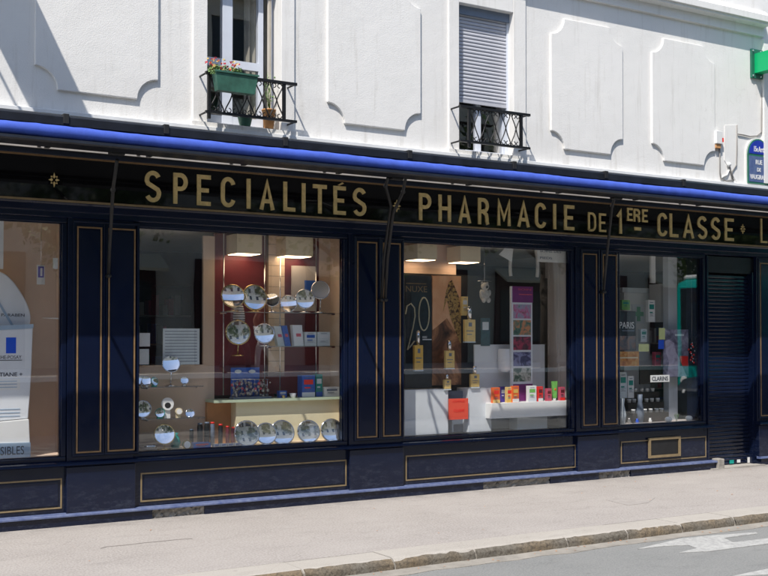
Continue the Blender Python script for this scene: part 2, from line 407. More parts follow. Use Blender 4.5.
# block letters for the fascia: drawn with strokes so that they keep the narrow signwriter's shape
def arc(cx, cz, rx, rz, a0, a1, n=10):
    return [(cx+rx*math.cos(math.radians(a0+(a1-a0)*i/n)), cz+rz*math.sin(math.radians(a0+(a1-a0)*i/n))) for i in range(n+1)]
def glyph(ch):
    "strokes on a unit square (width, height)"
    if ch == 'S': return [arc(.5, .745, .5, .255, 25, 180, 10)+[(.06, .62), (.5, .5)][0:0]+[(.0, .70), (.10, .60), (.5, .50), (.90, .40), (1.0, .30)]+arc(.5, .255, .5, .255, 0, -155, 10)]
    if ch == 'P': return [[(0, 0), (0, 1)], [(0, 1), (.5, 1)]+arc(.5, .745, .5, .255, 90, -90, 10)+[(0, .49)]]
    if ch == 'R': return [[(0, 0), (0, 1)], [(0, 1), (.5, 1)]+arc(.5, .745, .5, .255, 90, -90, 10)+[(0, .49)], [(.5, .49), (.88, .36), (.95, .2), (.95, .06), (1.0, 0)]]
    if ch in 'EÉ': return [[(1, 1), (0, 1), (0, 0), (1, 0)], [(0, .5), (.8, .5)]]
    if ch == 'C': return [arc(.5, .74, .5, .26, 12, 180, 10)+arc(.5, .26, .5, .26, 180, 348, 10)]
    if ch in 'I1L':
        if ch == 'I': return [[(.5, 0), (.5, 1)]]
        if ch == 'L': return [[(0, 1), (0, 0), (1, 0)]]
        return [[(0, .8), (.62, 1), (.62, 0)]]
    if ch == 'A': return [[(0, 0), (.5, 1), (1, 0)], [(.2, .26), (.8, .26)]]
    if ch == 'T': return [[(0, 1), (1, 1)], [(.5, 1), (.5, 0)]]
    if ch == 'H': return [[(0, 0), (0, 1)], [(1, 0), (1, 1)], [(0, .5), (1, .5)]]
    if ch == 'M': return [[(0, 0), (0, 1), (.5, .25), (1, 1), (1, 0)]]
    if ch == 'D': return [[(0, 0), (0, 1), (.45, 1)]+arc(.45, .7, .55, .3, 90, 0, 8)+arc(.45, .3, .55, .3, 0, -90, 8)+[(0, 0)]]
    return []
def letter(ch, x0, z0, x1, z1, y, wd, th=.012):
    mb = MB(); h = wd/2; X0, X1, Z0, Z1 = x0+h, x1-h, z0+h, z1-h
    for stp in glyph(ch):
        p = [Vector((X0+a*(X1-X0), Z0+b*(Z1-Z0))) for a, b in stp]
        q = [p[0]]
        for c in p[1:]:
            if (c-q[-1]).length > 1e-4: q.append(c)
        p = q; n = len(p); L = []; Rr = []
        for i in range(n):
            if i == 0: d = (p[1]-p[0]).normalized(); mlen = 1; nn = Vector((-d.y, d.x))
            elif i == n-1: d = (p[-1]-p[-2]).normalized(); mlen = 1; nn = Vector((-d.y, d.x))
            else:
                d1 = (p[i]-p[i-1]).normalized(); d2 = (p[i+1]-p[i]).normalized()
                n1 = Vector((-d1.y, d1.x)); n2 = Vector((-d2.y, d2.x)); s_ = n1+n2
                nn = s_.normalized() if s_.length > .1 else n1; mlen = min(1/max(nn.dot(n1), .3), 1.8)
            c = p[i]
            if i in (0, n-1) and len(p) < 6: c = p[i]+(-d if i == 0 else d)*h
            L.append(c+nn*h*mlen); Rr.append(c-nn*h*mlen)
        vs = []
        for yy in (y-th-.0007*len(mb.v)/40, y+.001-.0003*len(mb.v)/40):
            vs += [(a.x, yy, a.y) for a in L]+[(a.x, yy, a.y) for a in Rr]
        fs = []
        for i in range(n-1):
            fs += [(n+i, n+i+1, i+1, i), (2*n+i, 2*n+i+1, 3*n+i+1, 3*n+i), (i, i+1, 2*n+i+1, 2*n+i), (n+i+1, n+i, 3*n+i, 3*n+i+1)]
        fs += [(0, 2*n, 3*n, n), (n-1, 2*n-1, 4*n-1, 3*n-1)]
        mb.add(vs, fs)
    return mb

# ================================================================== THE GROUND
KY = -2.62; KH = .078
struct('pavement', MB().box(-14, KY+.30, -.30, 26, 5.6, 0), 'pave')
struct('road', MB().box(-60, -9.5, -.40, 90, KY, -KH), 'road')
struct('ground', MB().box(-150, -150, -.9, 200, 150, -.45), 'pave')
kb = MB(); kf = MB(); x = -13.9; k = 0
cuts = [G(306, 571, 0)[0]-6.6, G(306, 571, 0)[0]-4.4, G(306, 571, 0)[0]-2.2, G(306, 571, 0)[0]]
cuts += [G(388, 557, 0)[0], G(472, 548, 0)[0], G(568, 538, 0)[0], G(630, 531, 0)[0], G(683, 524, 0)[0], G(738, 518, 0)[0]]
while cuts[-1] < 24: cuts.append(cuts[-1]+1.1+.2*random.random())
for a, b in zip(cuts[:-1], cuts[1:]):
    dz = random.uniform(-.004, .003); dy = random.uniform(-.008, .008); e = .003
    y0 = KY+dy
    # a stone with its worn, rounded arris
    pr = [(KY+.295, -.25), (KY+.295, .002+dz), (y0+.045, .003+dz), (y0+.018, -.004+dz), (y0+.003, -.022+dz), (y0-.002, -.25)]
    kb.profile(pr, a+e, b-e)
kerb = struct('kerb', kb, 'kerbtop')
# weathered face of the kerb stones and the stained strip of gutter
kfm = MB()
for a, b in zip(cuts[:-1], cuts[1:]):
    n = 14
    vs = []; fs = []
    for i in range(n+1):
        xx = a+.009+(b-a-.018)*i/n
        t = -.006+random.uniform(-.005, .004)
        vs += [(xx, KY-.012, -.2), (xx, KY-.016+random.uniform(-.006, .004), -KH/2), (xx, KY-.013+random.uniform(-.004, .004), t-.018), (xx, KY+.015, t+.0035)]
    for i in range(n):
        for j in range(3): fs.append((i*4+j, (i+1)*4+j, (i+1)*4+j+1, i*4+j+1))
    kfm.add(vs, fs, True)
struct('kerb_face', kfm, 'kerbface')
simple('gutter', (.27, .25, .22), .95, var=.2, scale=6, bump=.6, bscale=70)
gv = [(-14, KY-.005), (26, KY-.005)]
gm = MB(); n = 160; pts = [(-14+40*i/n, KY-.16-.05*random.random()) for i in range(n+1)]
gm.slab([(-14, KY-.003)]+pts+[(26, KY-.003)], -KH-.05, -KH+.004); struct('gutter', gm, 'gutter')
ck = [G(u, v, 0) for u, v in ((100, 548.5), (107, 546.6), (118, 545.5), (131, 544.5), (146, 542.6), (160, 541.5), (178, 539.6), (192, 538.6))]
ck = [(x+random.uniform(-.01, .01), y+random.uniform(-.008, .008)) for x, y in ck]
cm_ = MB().slab(ck+[(x, y-.010-random.uniform(0, .008)) for x, y in ck[::-1]], .0005, .0022); simple('crackfill', (.20, .18, .165), .95)
struct('pavement_crack', cm_, 'crackfill')
simple('patch', (.33, .305, .285), .95, var=.14, scale=9, bump=.5, bscale=110)
for pts in (((606, 500), (618, 498.5), (640, 500.5), (655, 498), (648, 503), (628, 505.5)), ):
    struct('pavement_patch', MB().slab([G(u, v, 0) for u, v in pts], .0005, .003), 'patch')
# far side of the street: a raised terrace with its retaining kerb
struct('terrace', MB().box(-60, -17.8, -.4, 90, -9.5, .85), 'pave')
one('terrace_wall', MB().box(-40, -9.48, -.07, 60, -9.44, .848), 'stonedark', 'dark stone retaining wall below the terrace across the street', 'wall')
one('terrace_parapet', MB().box(-40, -9.75, .851, 60, -9.45, .93), 'softwhite', 'low pale stone parapet along the terrace across the street', 'wall')

# painted arrow of the bus lane, worn paint lying on the road
def painted(name, pts, label, cat):
    q = [G(u, v, -KH) for u, v in pts]
    o = link(name, MB().slab(q, -KH+.001, -KH+.006), 'roadpaint'); o['label'] = label; o['category'] = cat; return o
def roadpaint():
    m = bpy.data.materials.new('roadpaint'); m.use_nodes = True; n, l, b = nodes(m)
    g = n.new('ShaderNodeNewGeometry').outputs['Position']
    f = ramp(n, l, noise(n, l, g, 22, 9, .8), .42, .62)
    l.new(mixcol(n, l, f, (.42, .42, .405), (.26, .26, .255)), b.inputs['Base Color']); b.inputs['Roughness'].default_value = .85; return m
M['roadpaint'] = roadpaint()
painted('road_arrow', [(637.5, 549.5), (680, 539.3), (712, 536), (756, 532.8), (758, 534), (724, 538.5), (733, 543), (800, 535), (800, 540), (712, 551.5), (679, 553.3), (697, 548.8), (688, 545.5), (665, 546.5)],
        'worn white painted arrow on the grey road below the kerb, lower right', 'road marking')
painted('lane_line', [(732, 577), (745, 574), (768, 569.5), (800, 565), (800, 571), (768, 575)],
        'white painted lane line on the road cut by the bottom right corner', 'road marking')
lt = MB()
for i in range(120):
    xx = random.uniform(-4.5, 6); yy = KY-random.uniform(.02, .16) if i % 4 else random.uniform(-2.3, -.1)
    z = -KH+.006 if yy < KY else .003
    s = random.uniform(.006, .016); a = random.uniform(0, 3.14)
    c, sn = math.cos(a)*s, math.sin(a)*s
    lt.add([(xx-c, yy-sn, z), (xx+sn*.6, yy-c*.6, z+.002), (xx+c, yy+sn, z+.004), (xx-sn*.6, yy+c*.6, z+.002)], [(0, 1, 2, 3)])
tag(link('fallen_leaf_litter', lt, 'debris'), 'scattered brown leaf litter along the gutter and pavement', 'litter', kind='stuff')

# ================================================================== THE BUILDING
YW = .03
B = thing('pharmacy_building', 'white stucco building with raised notched panels above the blue pharmacy shop front', 'building', (1, .03, 0))
o1 = (PX(206.5, YW, 60), PX(280.5, YW, 60)); o2 = (PX(458, YW, 80), PX(512.5, YW, 80))
ZS, ZT = 3.57, 5.12
ZTOP = 8.6; XL, XR = -9.0, 13.0
wl = MB()
for a, b, z0, z1 in ((XL, o1[0], 3.12, ZTOP), (o1[1], o2[0], 3.12, ZTOP), (o2[1], XR, 3.12, ZTOP), (o1[0], o1[1], 3.12, ZS), (o1[0], o1[1], ZT, ZTOP), (o2[0], o2[1], 3.12, ZS), (o2[0], o2[1], ZT, ZTOP)):
    wl.box(a, YW, z0, b, YW+.30, z1)
wl.box(XL, 5.2, 0, XR, 5.5, ZTOP); wl.box(XL, YW+.301, -.1, XL+.2, 5.2, ZTOP); wl.box(XR-.2, YW+.301, -.1, XR, 5.2, ZTOP)
wall = link('wall', wl, 'plaster', B)
link('roof', MB().box(XL-.1, -.1, ZTOP, XR+.1, 5.6, ZTOP+.15), 'zinc', B)
link('storey_floor', MB().box(XL+.2, YW+.302, 3.0, XR-.2, 5.19, 3.11), 'ceil', B)
link('storey_ceiling', MB().box(XL+.2, YW+.302, 5.6, XR-.2, 5.19, 5.7), 'ceil', B)
# raised wall panels with quarter-round notches
def notched(x0, z0, x1, z1, r):
    p = []
    for cx, cz, a0 in ((x0, z0, 90), (x1, z0, 180), (x1, z1, 270), (x0, z1, 360)):
        for i in range(9):
            a = math.radians(a0-90*i/8); p.append((cx+r*math.cos(a), cz+r*math.sin(a)))
    return p
for u0, u1 in ((35, 158.5), (328, 421), (551.5, 623), (652.5, 715)):
    x0, x1 = PX(u0, 0, 80), PX(u1, 0, 80)
    link('wall_panel', MB().prism(notched(x0, 3.70, x1, 5.165, .19), YW-.028, YW+.05), 'plaster', wall, bevel=.006)
for ul, ur, oo in ((193.5, 295, o1), (449.5, 526.5, o2)):
    a, b = PX(ul, 0, 80), PX(ur, 0, 80)
    m = MB().box(a, YW-.022, 3.53, oo[0]+.001, YW+.10, 5.5).box(oo[1]-.001, YW-.022, 3.53, b, YW+.10, 5.5).box(oo[0]+.001, YW-.02, ZT+.001, oo[1]-.001, YW+.1, 5.4)
    link('window_surround', m, 'plaster', wall, bevel=.005)
    link('window_sill', MB().profile([(YW+.28, 3.52), (YW+.28, 3.575), (YW-.05, 3.56), (YW-.05, 3.49), (YW+.02, 3.49)], a-.02, b+.02), 'plaster', B)
cor = MB().profile([(.1, 5.50), (.1, 5.75), (-.02, 5.75), (-.11, 5.665), (-.125, 5.66), (-.125, 5.585), (-.10, 5.58), (-.10, 5.555), (-.01, 5.54), (-.01, 5.43), (.1, 5.42)], XL, PX(770, -.1, 20))
link('cornice', cor, 'plaster', B)
link('ledge', MB().profile([(.1, 3.40), (.1, 3.545), (.0, 3.525), (-.035, 3.515), (-.035, 3.485), (-.01, 3.475), (-.01, 3.40)], XL, XR), 'zinc', B)
# ledge flashing seams
# wall buttress strip at the far right
link('pilaster_strip', MB().box(PX(763, 0, 100), YW-.05, 3.56, PX(763, 0, 100)+.5, YW+.05, 5.40), 'plaster', B)

# --- left window (open curtain, white frame)
yF = YW+.17
W1 = link('window', MB().frame(o1[0], ZS+.005, o1[1], ZT, .035, yF, yF+.06), 'frameW', B)
mx = P(227, 40, yF)[0]; rx = P(260, 40, yF)[0]; lx0 = o1[0]+.035
sa = MB().box(mx-.05, yF-.015, ZS+.04, mx+.05, yF+.05, ZT-.035).box(rx-.02, yF-.01, ZS+.04, rx+.03, yF+.05, ZT-.035)
zb = P(240, 65, yF)[1]
sa.box(lx0, yF-.01, zb-.04, mx-.05, yF+.045, zb+.035).box(mx+.05, yF-.01, zb-.04, rx-.02, yF+.045, zb+.035)
sa.box(lx0, yF-.01, ZS+.04, mx-.05, yF+.045, ZS+.11).box(mx+.05, yF-.01, ZS+.04, rx-.02, yF+.045, ZS+.11)
link('sash', sa, 'frameW', W1)
gm = MB()
for a, b in ((lx0, mx-.05), (mx+.05, rx-.02)):
    gm.box(a, yF+.01, zb+.035, b, yF+.018, ZT-.035).box(a, yF+.01, ZS+.11, b, yF+.018, zb-.04)
link('pane', gm, 'glass', W1)
def curtain(x0, x1, y, z0, z1, folds, name, m, parent, amp=.03):
    vs = []; fs = []; n = folds*8
    for i in range(n+1):
        t = i/n; xx = x0+(x1-x0)*t; yy = y+amp*math.sin(t*folds*2*math.pi)
        vs += [(xx, yy, z0), (xx, yy, z1), (xx, yy+.004, z0), (xx, yy+.004, z1)]
    for i in range(n):
        a = 4*i; b = a+4; fs += [(a, b, b+1, a+1), (a+3, b+3, b+2, a+2)]
    return link(name, MB().add(vs, fs, True), m, parent)
curtain(P(244, 40, yF+.15)[0], P(262, 40, yF+.15)[0]+.05, yF+.15, ZS+.02, ZT, 4, 'curtain', 'curtain', W1)
simple('sheer', (.66, .62, .55), .9, var=.08, scale=6)
curtain(P(262.5, 40, yF)[0]+.03, o1[1]-.045, yF-.05, ZS+.05, ZT-.05, 3, 'curtain', 'sheer', W1, .012)

# --- right window, roller shutter most of the way down
yS = YW+.085
zsb = P(482, 105, yS)[1]
W2 = link('window', MB().frame(o2[0], ZS+.005, o2[1], ZT, .03, yS+.05, yS+.11), 'frameW', B)
ms = MB().box((o2[0]+o2[1])/2-.03, yS+.045, ZS+.03, (o2[0]+o2[1])/2+.03, yS+.10, ZT-.03)
link('sash', ms, 'frameW', W2)
link('pane', MB().box(o2[0]+.03, yS+.07, ZS+.035, (o2[0]+o2[1])/2-.03, yS+.078, ZT-.03).box((o2[0]+o2[1])/2+.03, yS+.07, ZS+.035, o2[1]-.03, yS+.078, ZT-.03), 'glass', W2)
sh = MB(); z = zsb+.035
while z < ZT-.09:
    sh.profile([(yS+.02, z), (yS+.004, z+.003), (yS, z+.012), (yS, z+.024), (yS+.006, z+.035), (yS+.02, z+.0375)], o2[0]+.022, o2[1]-.022); z += .0385
RS = link('roller_shutter', sh, 'shutter', W2)
link('bottom_bar', MB().box(o2[0]+.02, yS-.004, zsb, o2[1]-.02, yS+.02, zsb+.033), 'shutter', W2)
link('guide_rail', MB().box(o2[0], yS-.012, ZS+.01, o2[0]+.02, yS+.03, ZT), 'frameW', W2)
link('guide_rail', MB().box(o2[1]-.02, yS-.012, ZS+.01, o2[1], yS+.03, ZT), 'frameW', W2)
link('shutter_box', MB().box(o2[0], YW+.05, ZT-.09, o2[1], yS+.06, ZT), 'slate', W2)
# --- wrought-iron guards
def guard(u0, u1, vt, vb, pu):
    y = -.16
    x0, x1 = P(u0, vt, y)[0], P(u1, vt, y)[0]; um = (u0+u1)/2
    zt = P(um, vt, y)[1]; zbm = P(um, vb, y)[1]
    g = link('window_guard', MB().box(x0, y-.018, zt-.014, x1, y+.018, zt+.012).box(x0, y-.016, zbm-.010, x1, y+.016, zbm+.012), 'iron', B)
    for u in pu:
        xx = P(u, vt, y)[0]; link('post', MB().box(xx-.014, y-.013, zbm-.06 if u == pu[0] else zbm, xx+.014, y+.013, zt), 'iron', g)
    sp = MB(); a, b = P(pu[0], vt, y)[0], P(pu[-1], vt, y)[0]; n = 5; wd = (b-a)/n; h = zt-zbm
    for i in range(n):
        xa = a+wd*i
        for s in (1, -1):
            pts = []
            for k in range(13):
                t = k/12; xx = xa+wd/2+s*(wd*.46)*math.sin((t-.5)*math.pi)*(.75+.25*math.cos(2*math.pi*t)); pts.append((xx, y+.004*s, zbm+.01+t*(h-.02)))
            sp.tube(pts, .0062, 6)
            for top in (0, 1):
                c = (xa+wd/2+s*wd*.20, zbm+.035 if not top else zt-.035)
                sp.tube([(c[0]+.022*math.cos(q)*s, y, c[1]+(1 if top else -1)*.02*math.sin(q)) for q in [math.pi*1.5*k/8 for k in range(9)]], .005, 5)
    link('scrollwork', sp, 'iron', g)
    for xx in (x0+.012, x1-.012):
        for zz in (zt, zbm): link('wall_fixing', MB().tube([(xx, y, zz), (xx, YW+.02, zz)], .009, 6), 'iron', g)
    return g
guard(205.5, 296.5, 78.5, 116.8, (209, 284))
guard(459.5, 529.5, 110.6, 144.6, (469, 521))

# ================================================================== THE SHOP FRONT
S = thing('pharmacy_frontage', 'dark navy painted pharmacy shop front with gold lines, lettering and display windows', 'shop front', (1, 0, 0))
ZG0, ZG1 = .588, 2.575
YG = .075
bays = [(-5.35, PX(62)), (PX(139), PX(345)), (PX(405), PX(573)), (PX(619), PX(705))]
sh_bay = (PX(708), PX(757)); far_bay = (PX(757)+.42, PX(757)+2.4)
XA, XB = -6.2, PX(757)+3.0
# display windows
for i, (a, b) in enumerate(bays+[far_bay]):
    f = MB().frame(a-.045, ZG0-.055, b+.045, ZG1+.04, .045, .02, .12)
    wdw = link('display_window', f, 'blue', S, bevel=.006)
    f2 = MB().frame(a-.004, ZG0-.014, b+.004, ZG1-.001, .012, .045, .068)
    link('glazing_bead', f2, 'blue', wdw)
    link('pane', MB().box(a, YG, ZG0-.01, b, YG+.008, ZG1), 'glass', wdw)
# pilasters
def goldframe(x0, z0, x1, z1, y, t=.011, pr=.006):
    return MB().frame(x0, z0, x1, z1, t, y-pr, y+.004)
def pilaster(x0, x1, panels, yy=0.0):
    m = MB().box(x0, yy, .50, x1, .122, 2.615)
    for pu in panels:                      # recessed mitred look: thin fillets round each panel
        a, b = pu; m.frame(a-.035, .575, b+.035, 2.60, .02, yy-.012, yy+.002)
    p = link('pilaster', m, 'blue', S, bevel=.004)
    for a, b in panels:
        link('panel', MB().box(a+.02, yy-.006, .625, b-.02, yy+.002, 2.52), 'blue', p, bevel=.003)
        link('gold_line', goldframe(a, .605, b, 2.545, yy, .0125), 'goldline', p)
    link('pedestal', MB().box(x0-.01, yy-.035, .085, x1+.01, .33, .495), 'blue', S, bevel=.006)
    return p
pilaster(PX(62)+.046, PX(139)-.046, [(PX(76.5), PX(101.5)), (PX(108), PX(135))], 0)
pilaster(PX(345)+.046, PX(405)-.046, [(PX(357), PX(377)), (PX(383), PX(400.5))], 0)
pilaster(PX(573)+.046, PX(619)-.046, [(PX(583), PX(597)), (PX(603), PX(617))], 0)
pilaster(PX(757), PX(757)+.42-.046, [(PX(757)+.06, PX(757)+.32)], 0)
pilaster(-6.2, -5.35-.046, [(-6.1, -5.5)], 0)
pilaster(far_bay[1]+.046, XB, [(far_bay[1]+.15, XB-.1)], 0)
link('jamb', MB().box(PX(705)+.046, .005, .10, PX(708)+.02, .34, 2.6), 'blue', S)
# stall risers
outl = [(-5.1, PX(63)), (PX(141.5), PX(347)), (PX(406), PX(576)), (PX(621), PX(706)), (far_bay[0]+.05, far_bay[1]-.05)]
for i, ((a, b), (ga, gb)) in enumerate(zip(bays+[far_bay], outl)):
    rb = b+.06 if i != 3 else PX(708)+.02
    r = link('stall_riser', MB().box(a-.045, .012, .09, rb, .30, .53), 'blue', S)
    link('panel', MB().box(ga+.03, .004, .17, gb-.03, .02, .375), 'blue', r, bevel=.003)
    link('gold_line', goldframe(ga, .145, gb, .40, .012, .012), 'goldline_pale', r)
    if i == 3:
        x0, z0, x1, z1 = R(648, 437, 679.5, 457, 0)
        v = link('letter_box', MB().frame(x0, z0, x1, z1, .028, -.022, .0), 'goldline_pale', S)
        link('opening', MB().box(x0+.028, -.006, z0+.028, x1-.028, .0025, z1-.028), 'dark', v)
sill = MB()
for a, b in [(XA, PX(705)+.10), (PX(757)-.02, XB)]:
    sill.profile([(.05, .500), (.05, .548), (-.04, .540), (-.062, .532), (-.066, .512), (-.05, .502), (-.03, .498)], a, b)
link('window_sill', sill, 'blue', S)
# base course: blue skirting with a projecting lip, broken away in places
segs = [(XA, PX(151)), (PX(203), PX(480)), (PX(547), PX(595)), (PX(627), PX(712)), (PX(757), XB)]
bs = MB()
for a, b in segs: bs.box(a, -.055, -.05, b, .30, .078)
base = link('skirting', bs, 'blue', S)
bl = MB()
for a, b in ((XA, PX(715)), (PX(757)-.02, XB)): bl.profile([(.0, .078), (.0, .108), (-.068, .100), (-.074, .093), (-.074, .081), (-.06, .078)], a, b)
simple('lipblue', (.06, .085, .20), .35, var=.4, scale=18, col2=(.16, .19, .30), bump=.2)
link('skirting_lip', bl, 'lipblue', S)

for a, b in ((PX(151), PX(203)), (PX(480), PX(547)), (PX(595), PX(627))):
    br = MB(); n = 26; vs = []; fs = []
    for i in range(n+1):
        for j in range(6):
            vs.append((a+(b-a)*i/n, -.028+random.uniform(-.018, .014), -.03+.115*j/5+random.uniform(-.006, .006)))
    for i in range(n):
        for j in range(5): fs.append((i*6+j, (i+1)*6+j, (i+1)*6+j+1, i*6+j+1))
    br.add(vs, fs)
    br.box(a, .005, -.05, b, .3, .085)
    link('broken_stone', br, 'stonegrey', S)
# entablature
arch = MB().profile([(.30, 2.60), (.30, 2.765), (-.035, 2.765), (-.045, 2.755), (-.045, 2.735), (-.03, 2.72), (-.025, 2.67), (-.012, 2.66), (-.012, 2.62), (.0, 2.612)], XA, XB)
link('architrave', arch, 'blue', S)
SB = link('sign_board', MB().box(XA, -.012, 2.768, XB, .10, 3.125), 'sign', S)
link('gold_line', MB().box(XA, -.054, 2.739, XB, -.044, 2.757), 'goldline_pale', SB)
link('gold_line', MB().box(XA, -.030, 3.118, XB, -.008, 3.142), 'goldline', SB)
cp = [(.10, 3.14), (.10, 3.23), (-.02, 3.225), (-.59, 3.10), (-.63, 3.10), (-.63, 3.035), (-.605, 3.035), (-.59, 3.06), (-.05, 3.15)]
link('cornice', MB().profile(cp, XA-.1, XB+.1), 'hood', S)
simple('flash', (.36, .33, .30), .7, var=.25, scale=3)
link('flashing', MB().box(XA-.1, -.648, 3.078, XB+.1, -.632, 3.116), 'flash', S)
# lettering
LET = [('S',145,160.3,170.6,204.2),('P',173.5,187,173,206.5),('E',197,210,175,207.3),('C',221,234.6,176.5,209.5),('I',246.3,250.3,179,210.5),('A',260,273.5,180,211.5),('L',283.5,294.5,181.5,213.5),
       ('I',301.3,305.3,183,214),('T',313,326,184.5,215.5),('É',333.5,345,186,216.5),('S',353,365.5,187,217.7),
       ('P',419,430.5,192.5,221),('H',438.5,450.2,194,222),('A',458.5,470,196,224),('R',478,488,197,224.5),('M',497.3,509.8,199,226.5),('A',517.5,528.7,199.5,227),('C',535,545.3,200.8,228.5),('I',552.5,556,202.5,229.5),('E',564,573.5,204,230),
       ('D',588,595.2,212.5,231.5),('E',599,605.3,213.5,232),('1',617,622.5,207,233.5),('E',627,632,208,221),('R',633.5,639.3,208.8,221.8),('E',642,647,209.5,222.3),
       ('C',657.5,666.5,210.5,236),('L',669.5,677.5,212,237),('A',683,693,212.5,238),('S',697.3,706.3,213.5,239.3),('S',711,719.5,214,239.5),('E',724.5,733,216,240.8),('L',760.5,766.5,219,243)]
for ch, u0, u1, v0, v1 in LET:
    x0, z0, x1, z1 = R(u0, v0, u1, v1, -.012)
    big = (v1-v0) > 24
    if big: z0, z1 = 2.792, 3.072
    small = ch in 'ERD' and not big
    wd = .038 if big else .024
    m = letter(ch, x0-.004, z0, x1+.004, z1, -.012, wd)
    if ch == 'É':
        xm = (x0+x1)/2; m.prism([(xm-.02, 3.083), (xm+.03, 3.112), (xm+.045, 3.10), (xm+.0, 3.078)], -.024, -.011)
    link('letter', m, 'gold', SB)
x0, z0, x1, z1 = R(634, 227.3, 640.5, 230.5, -.012); link('letter_underline', MB().box(x0, -.024, z0, x1, -.011, z1), 'gold', SB)
for uu, vv in ((54, 180), (396.5, 206), (742.5, 229)):
    cx, cz = P(uu, vv, -.012); m = MB()
    for k in range(4):
        a = k*math.pi/2
        def q(r, t): return (cx+r*math.cos(a+t)*.75, cz+r*math.sin(a+t))
        m.prism([q(.012, 0), q(.030, .45), q(.062, 0), q(.030, -.45)], -.022, -.011)
    for k in range(4):
        a = math.pi/4+k*math.pi/2; m.prism([(cx+.030*math.cos(a)-.006, cz+.038*math.sin(a)-.006), (cx+.030*math.cos(a)+.006, cz+.038*math.sin(a)-.006), (cx+.030*math.cos(a)+.006, cz+.038*math.sin(a)+.006), (cx+.030*math.cos(a)-.006, cz+.038*math.sin(a)+.006)], -.022, -.011)
    link('ornament', m, 'gold', SB)
# roller shutter over the doorway
a, b = sh_bay; m = MB(); z = .01
while z < 2.36:
    m.profile([(.115, z), (.102, z+.002), (.096, z+.010), (.096, z+.034), (.102, z+.043), (.115, z+.045)], a+.02, b-.01); z += .0465
DS = link('door_shutter', m, 'blue', S)
link('shutter_rail', MB().box(a-.005, .03, 0, a+.035, .125, 2.42), 'blue', DS); link('shutter_rail', MB().box(b-.045, .03, 0, b-.001, .125, 2.42), 'blue', DS)
link('shutter_housing', MB().box(a, .05, 2.40, b, .33, 2.60), 'darkmetal', S)
link('door_step', MB().box(a-.03, -.10, -.05, b+.03, .30, .012), 'kerbtop', S)
for u0, v0, u1, v1, c in ((729.5, 460, 733.5, 463.5, 'teal'), (737, 459.5, 740, 462.5, 'white'), (747.5, 457, 754.5, 462.5, 'white')):
    x0, z0, x1, z1 = R(u0, v0, u1, v1, .092); link('sticker', MB().box(x0, .086, z0, x1, .0925, z1), c, DS)
x0, z0, x1, z1 = R(715.5, 458.5, 721.5, 465, -.04)
link('stone_corner', MB().box(x0, -.09, -.02, x1, .02, z1), 'stonegrey', S, bevel=.01)

# ================================================================== AWNING
A = thing('awning', 'rolled up bright blue awning on its black frame above the shop sign', 'awning', (1, -1.05, 3.04))
AX0, AX1 = XA+.2, XB-.2
hd = [(-.93, 3.155), (-.93, 3.262), (-1.0, 3.268), (-1.075, 3.262), (-1.085, 3.25), (-1.085, 3.19), (-1.07, 3.185)]
link('hood', MB().profile(hd, AX0, AX1), 'hood', A)
rp = [(AX0+.03+(AX1-AX0-.06)*i/260, -1.11+random.uniform(-.001, .001), 3.130-.004*abs(math.sin(i*.075))+random.uniform(-.0008, .0008)) for i in range(261)]
rr = [.0475+random.uniform(-.0011, .0011)+.0016*math.sin(i*.31)+.001*math.sin(i*1.7) for i in range(261)]
link('fabric_roll', MB().tube(rp, rr, 24), 'awnblue', A)
link('front_bar', MB().profile([(-.935, 3.04), (-.935, 3.075), (-1.16, 3.072), (-1.165, 3.05), (-1.15, 3.04)], AX0, AX1), 'darkmetal', A)
link('shade_plate', MB().box(AX0, -.935, 3.077, AX1, -.925, 3.153), 'darkmetal', A)  # added plate behind the roll, keeps the awning's shadow solid
bk = MB()
for u, v in ((69, 127), (170, 137), (290, 148), (415, 158), (520, 168), (612, 177), (690, 184.5)):
    xx = P(u, v, -1.17)[0]; m = MB().box(xx-.022, -1.096, 3.20, xx+.022, -.95, 3.277); link('hood_bracket', m, 'dark', A, bevel=.004)
ct = MB()
for u in (48, 150, 245, 340, 470, 560, 637, 700):
    xx = P(u, 175, -.95)[0]; link('wall_bracket', MB().box(xx-.012, -.93, 3.085, xx+.012, -.64, 3.10).box(xx-.018, -.955, 3.035, xx+.018, -.90, 3.09), 'dark', A)
def arm(pts, r=.015):
    q = []
    for u, v, y in pts: X, Z = P(u, v, y); q.append((X, y, Z))
    a = link('folding_arm', MB().tube(q, r, 8), 'dark', A)
    link('pivot', MB().tube([(q[0][0], q[0][1]+.05, q[0][2]), (q[0][0], q[0][1]-.03, q[0][2])], .017, 10), 'dark', a)
    link('elbow', MB().ball(q[-2], .022), 'dark', a); return a
arm([(108.5, 276, -.05), (109.5, 250, -.18), (111.5, 215, -.45), (113, 190, -.62), (117, 160, -.96)])
arm([(381.5, 300, -.05), (384, 258, -.22), (391, 206, -.52), (385.5, 186, -.68), (388, 178, -.96)])
arm([(385, 300, -.06), (387.5, 258, -.24), (393, 214, -.50), (403, 192, -.70), (406, 176, -.96)])
arm([(603.5, 292, -.05), (605.5, 268, -.20), (608.5, 240, -.42), (612, 206, -.66), (617, 192, -.96)])
# small brackets at arm heads
for u, v in ((117, 158), (397, 178), (617, 192)):
    X, Z = P(u, v, -.97); link('arm_mount', MB().box(X-.06, -.99, 3.02, X+.06, -.925, 3.10), 'dark', A, bevel=.006)

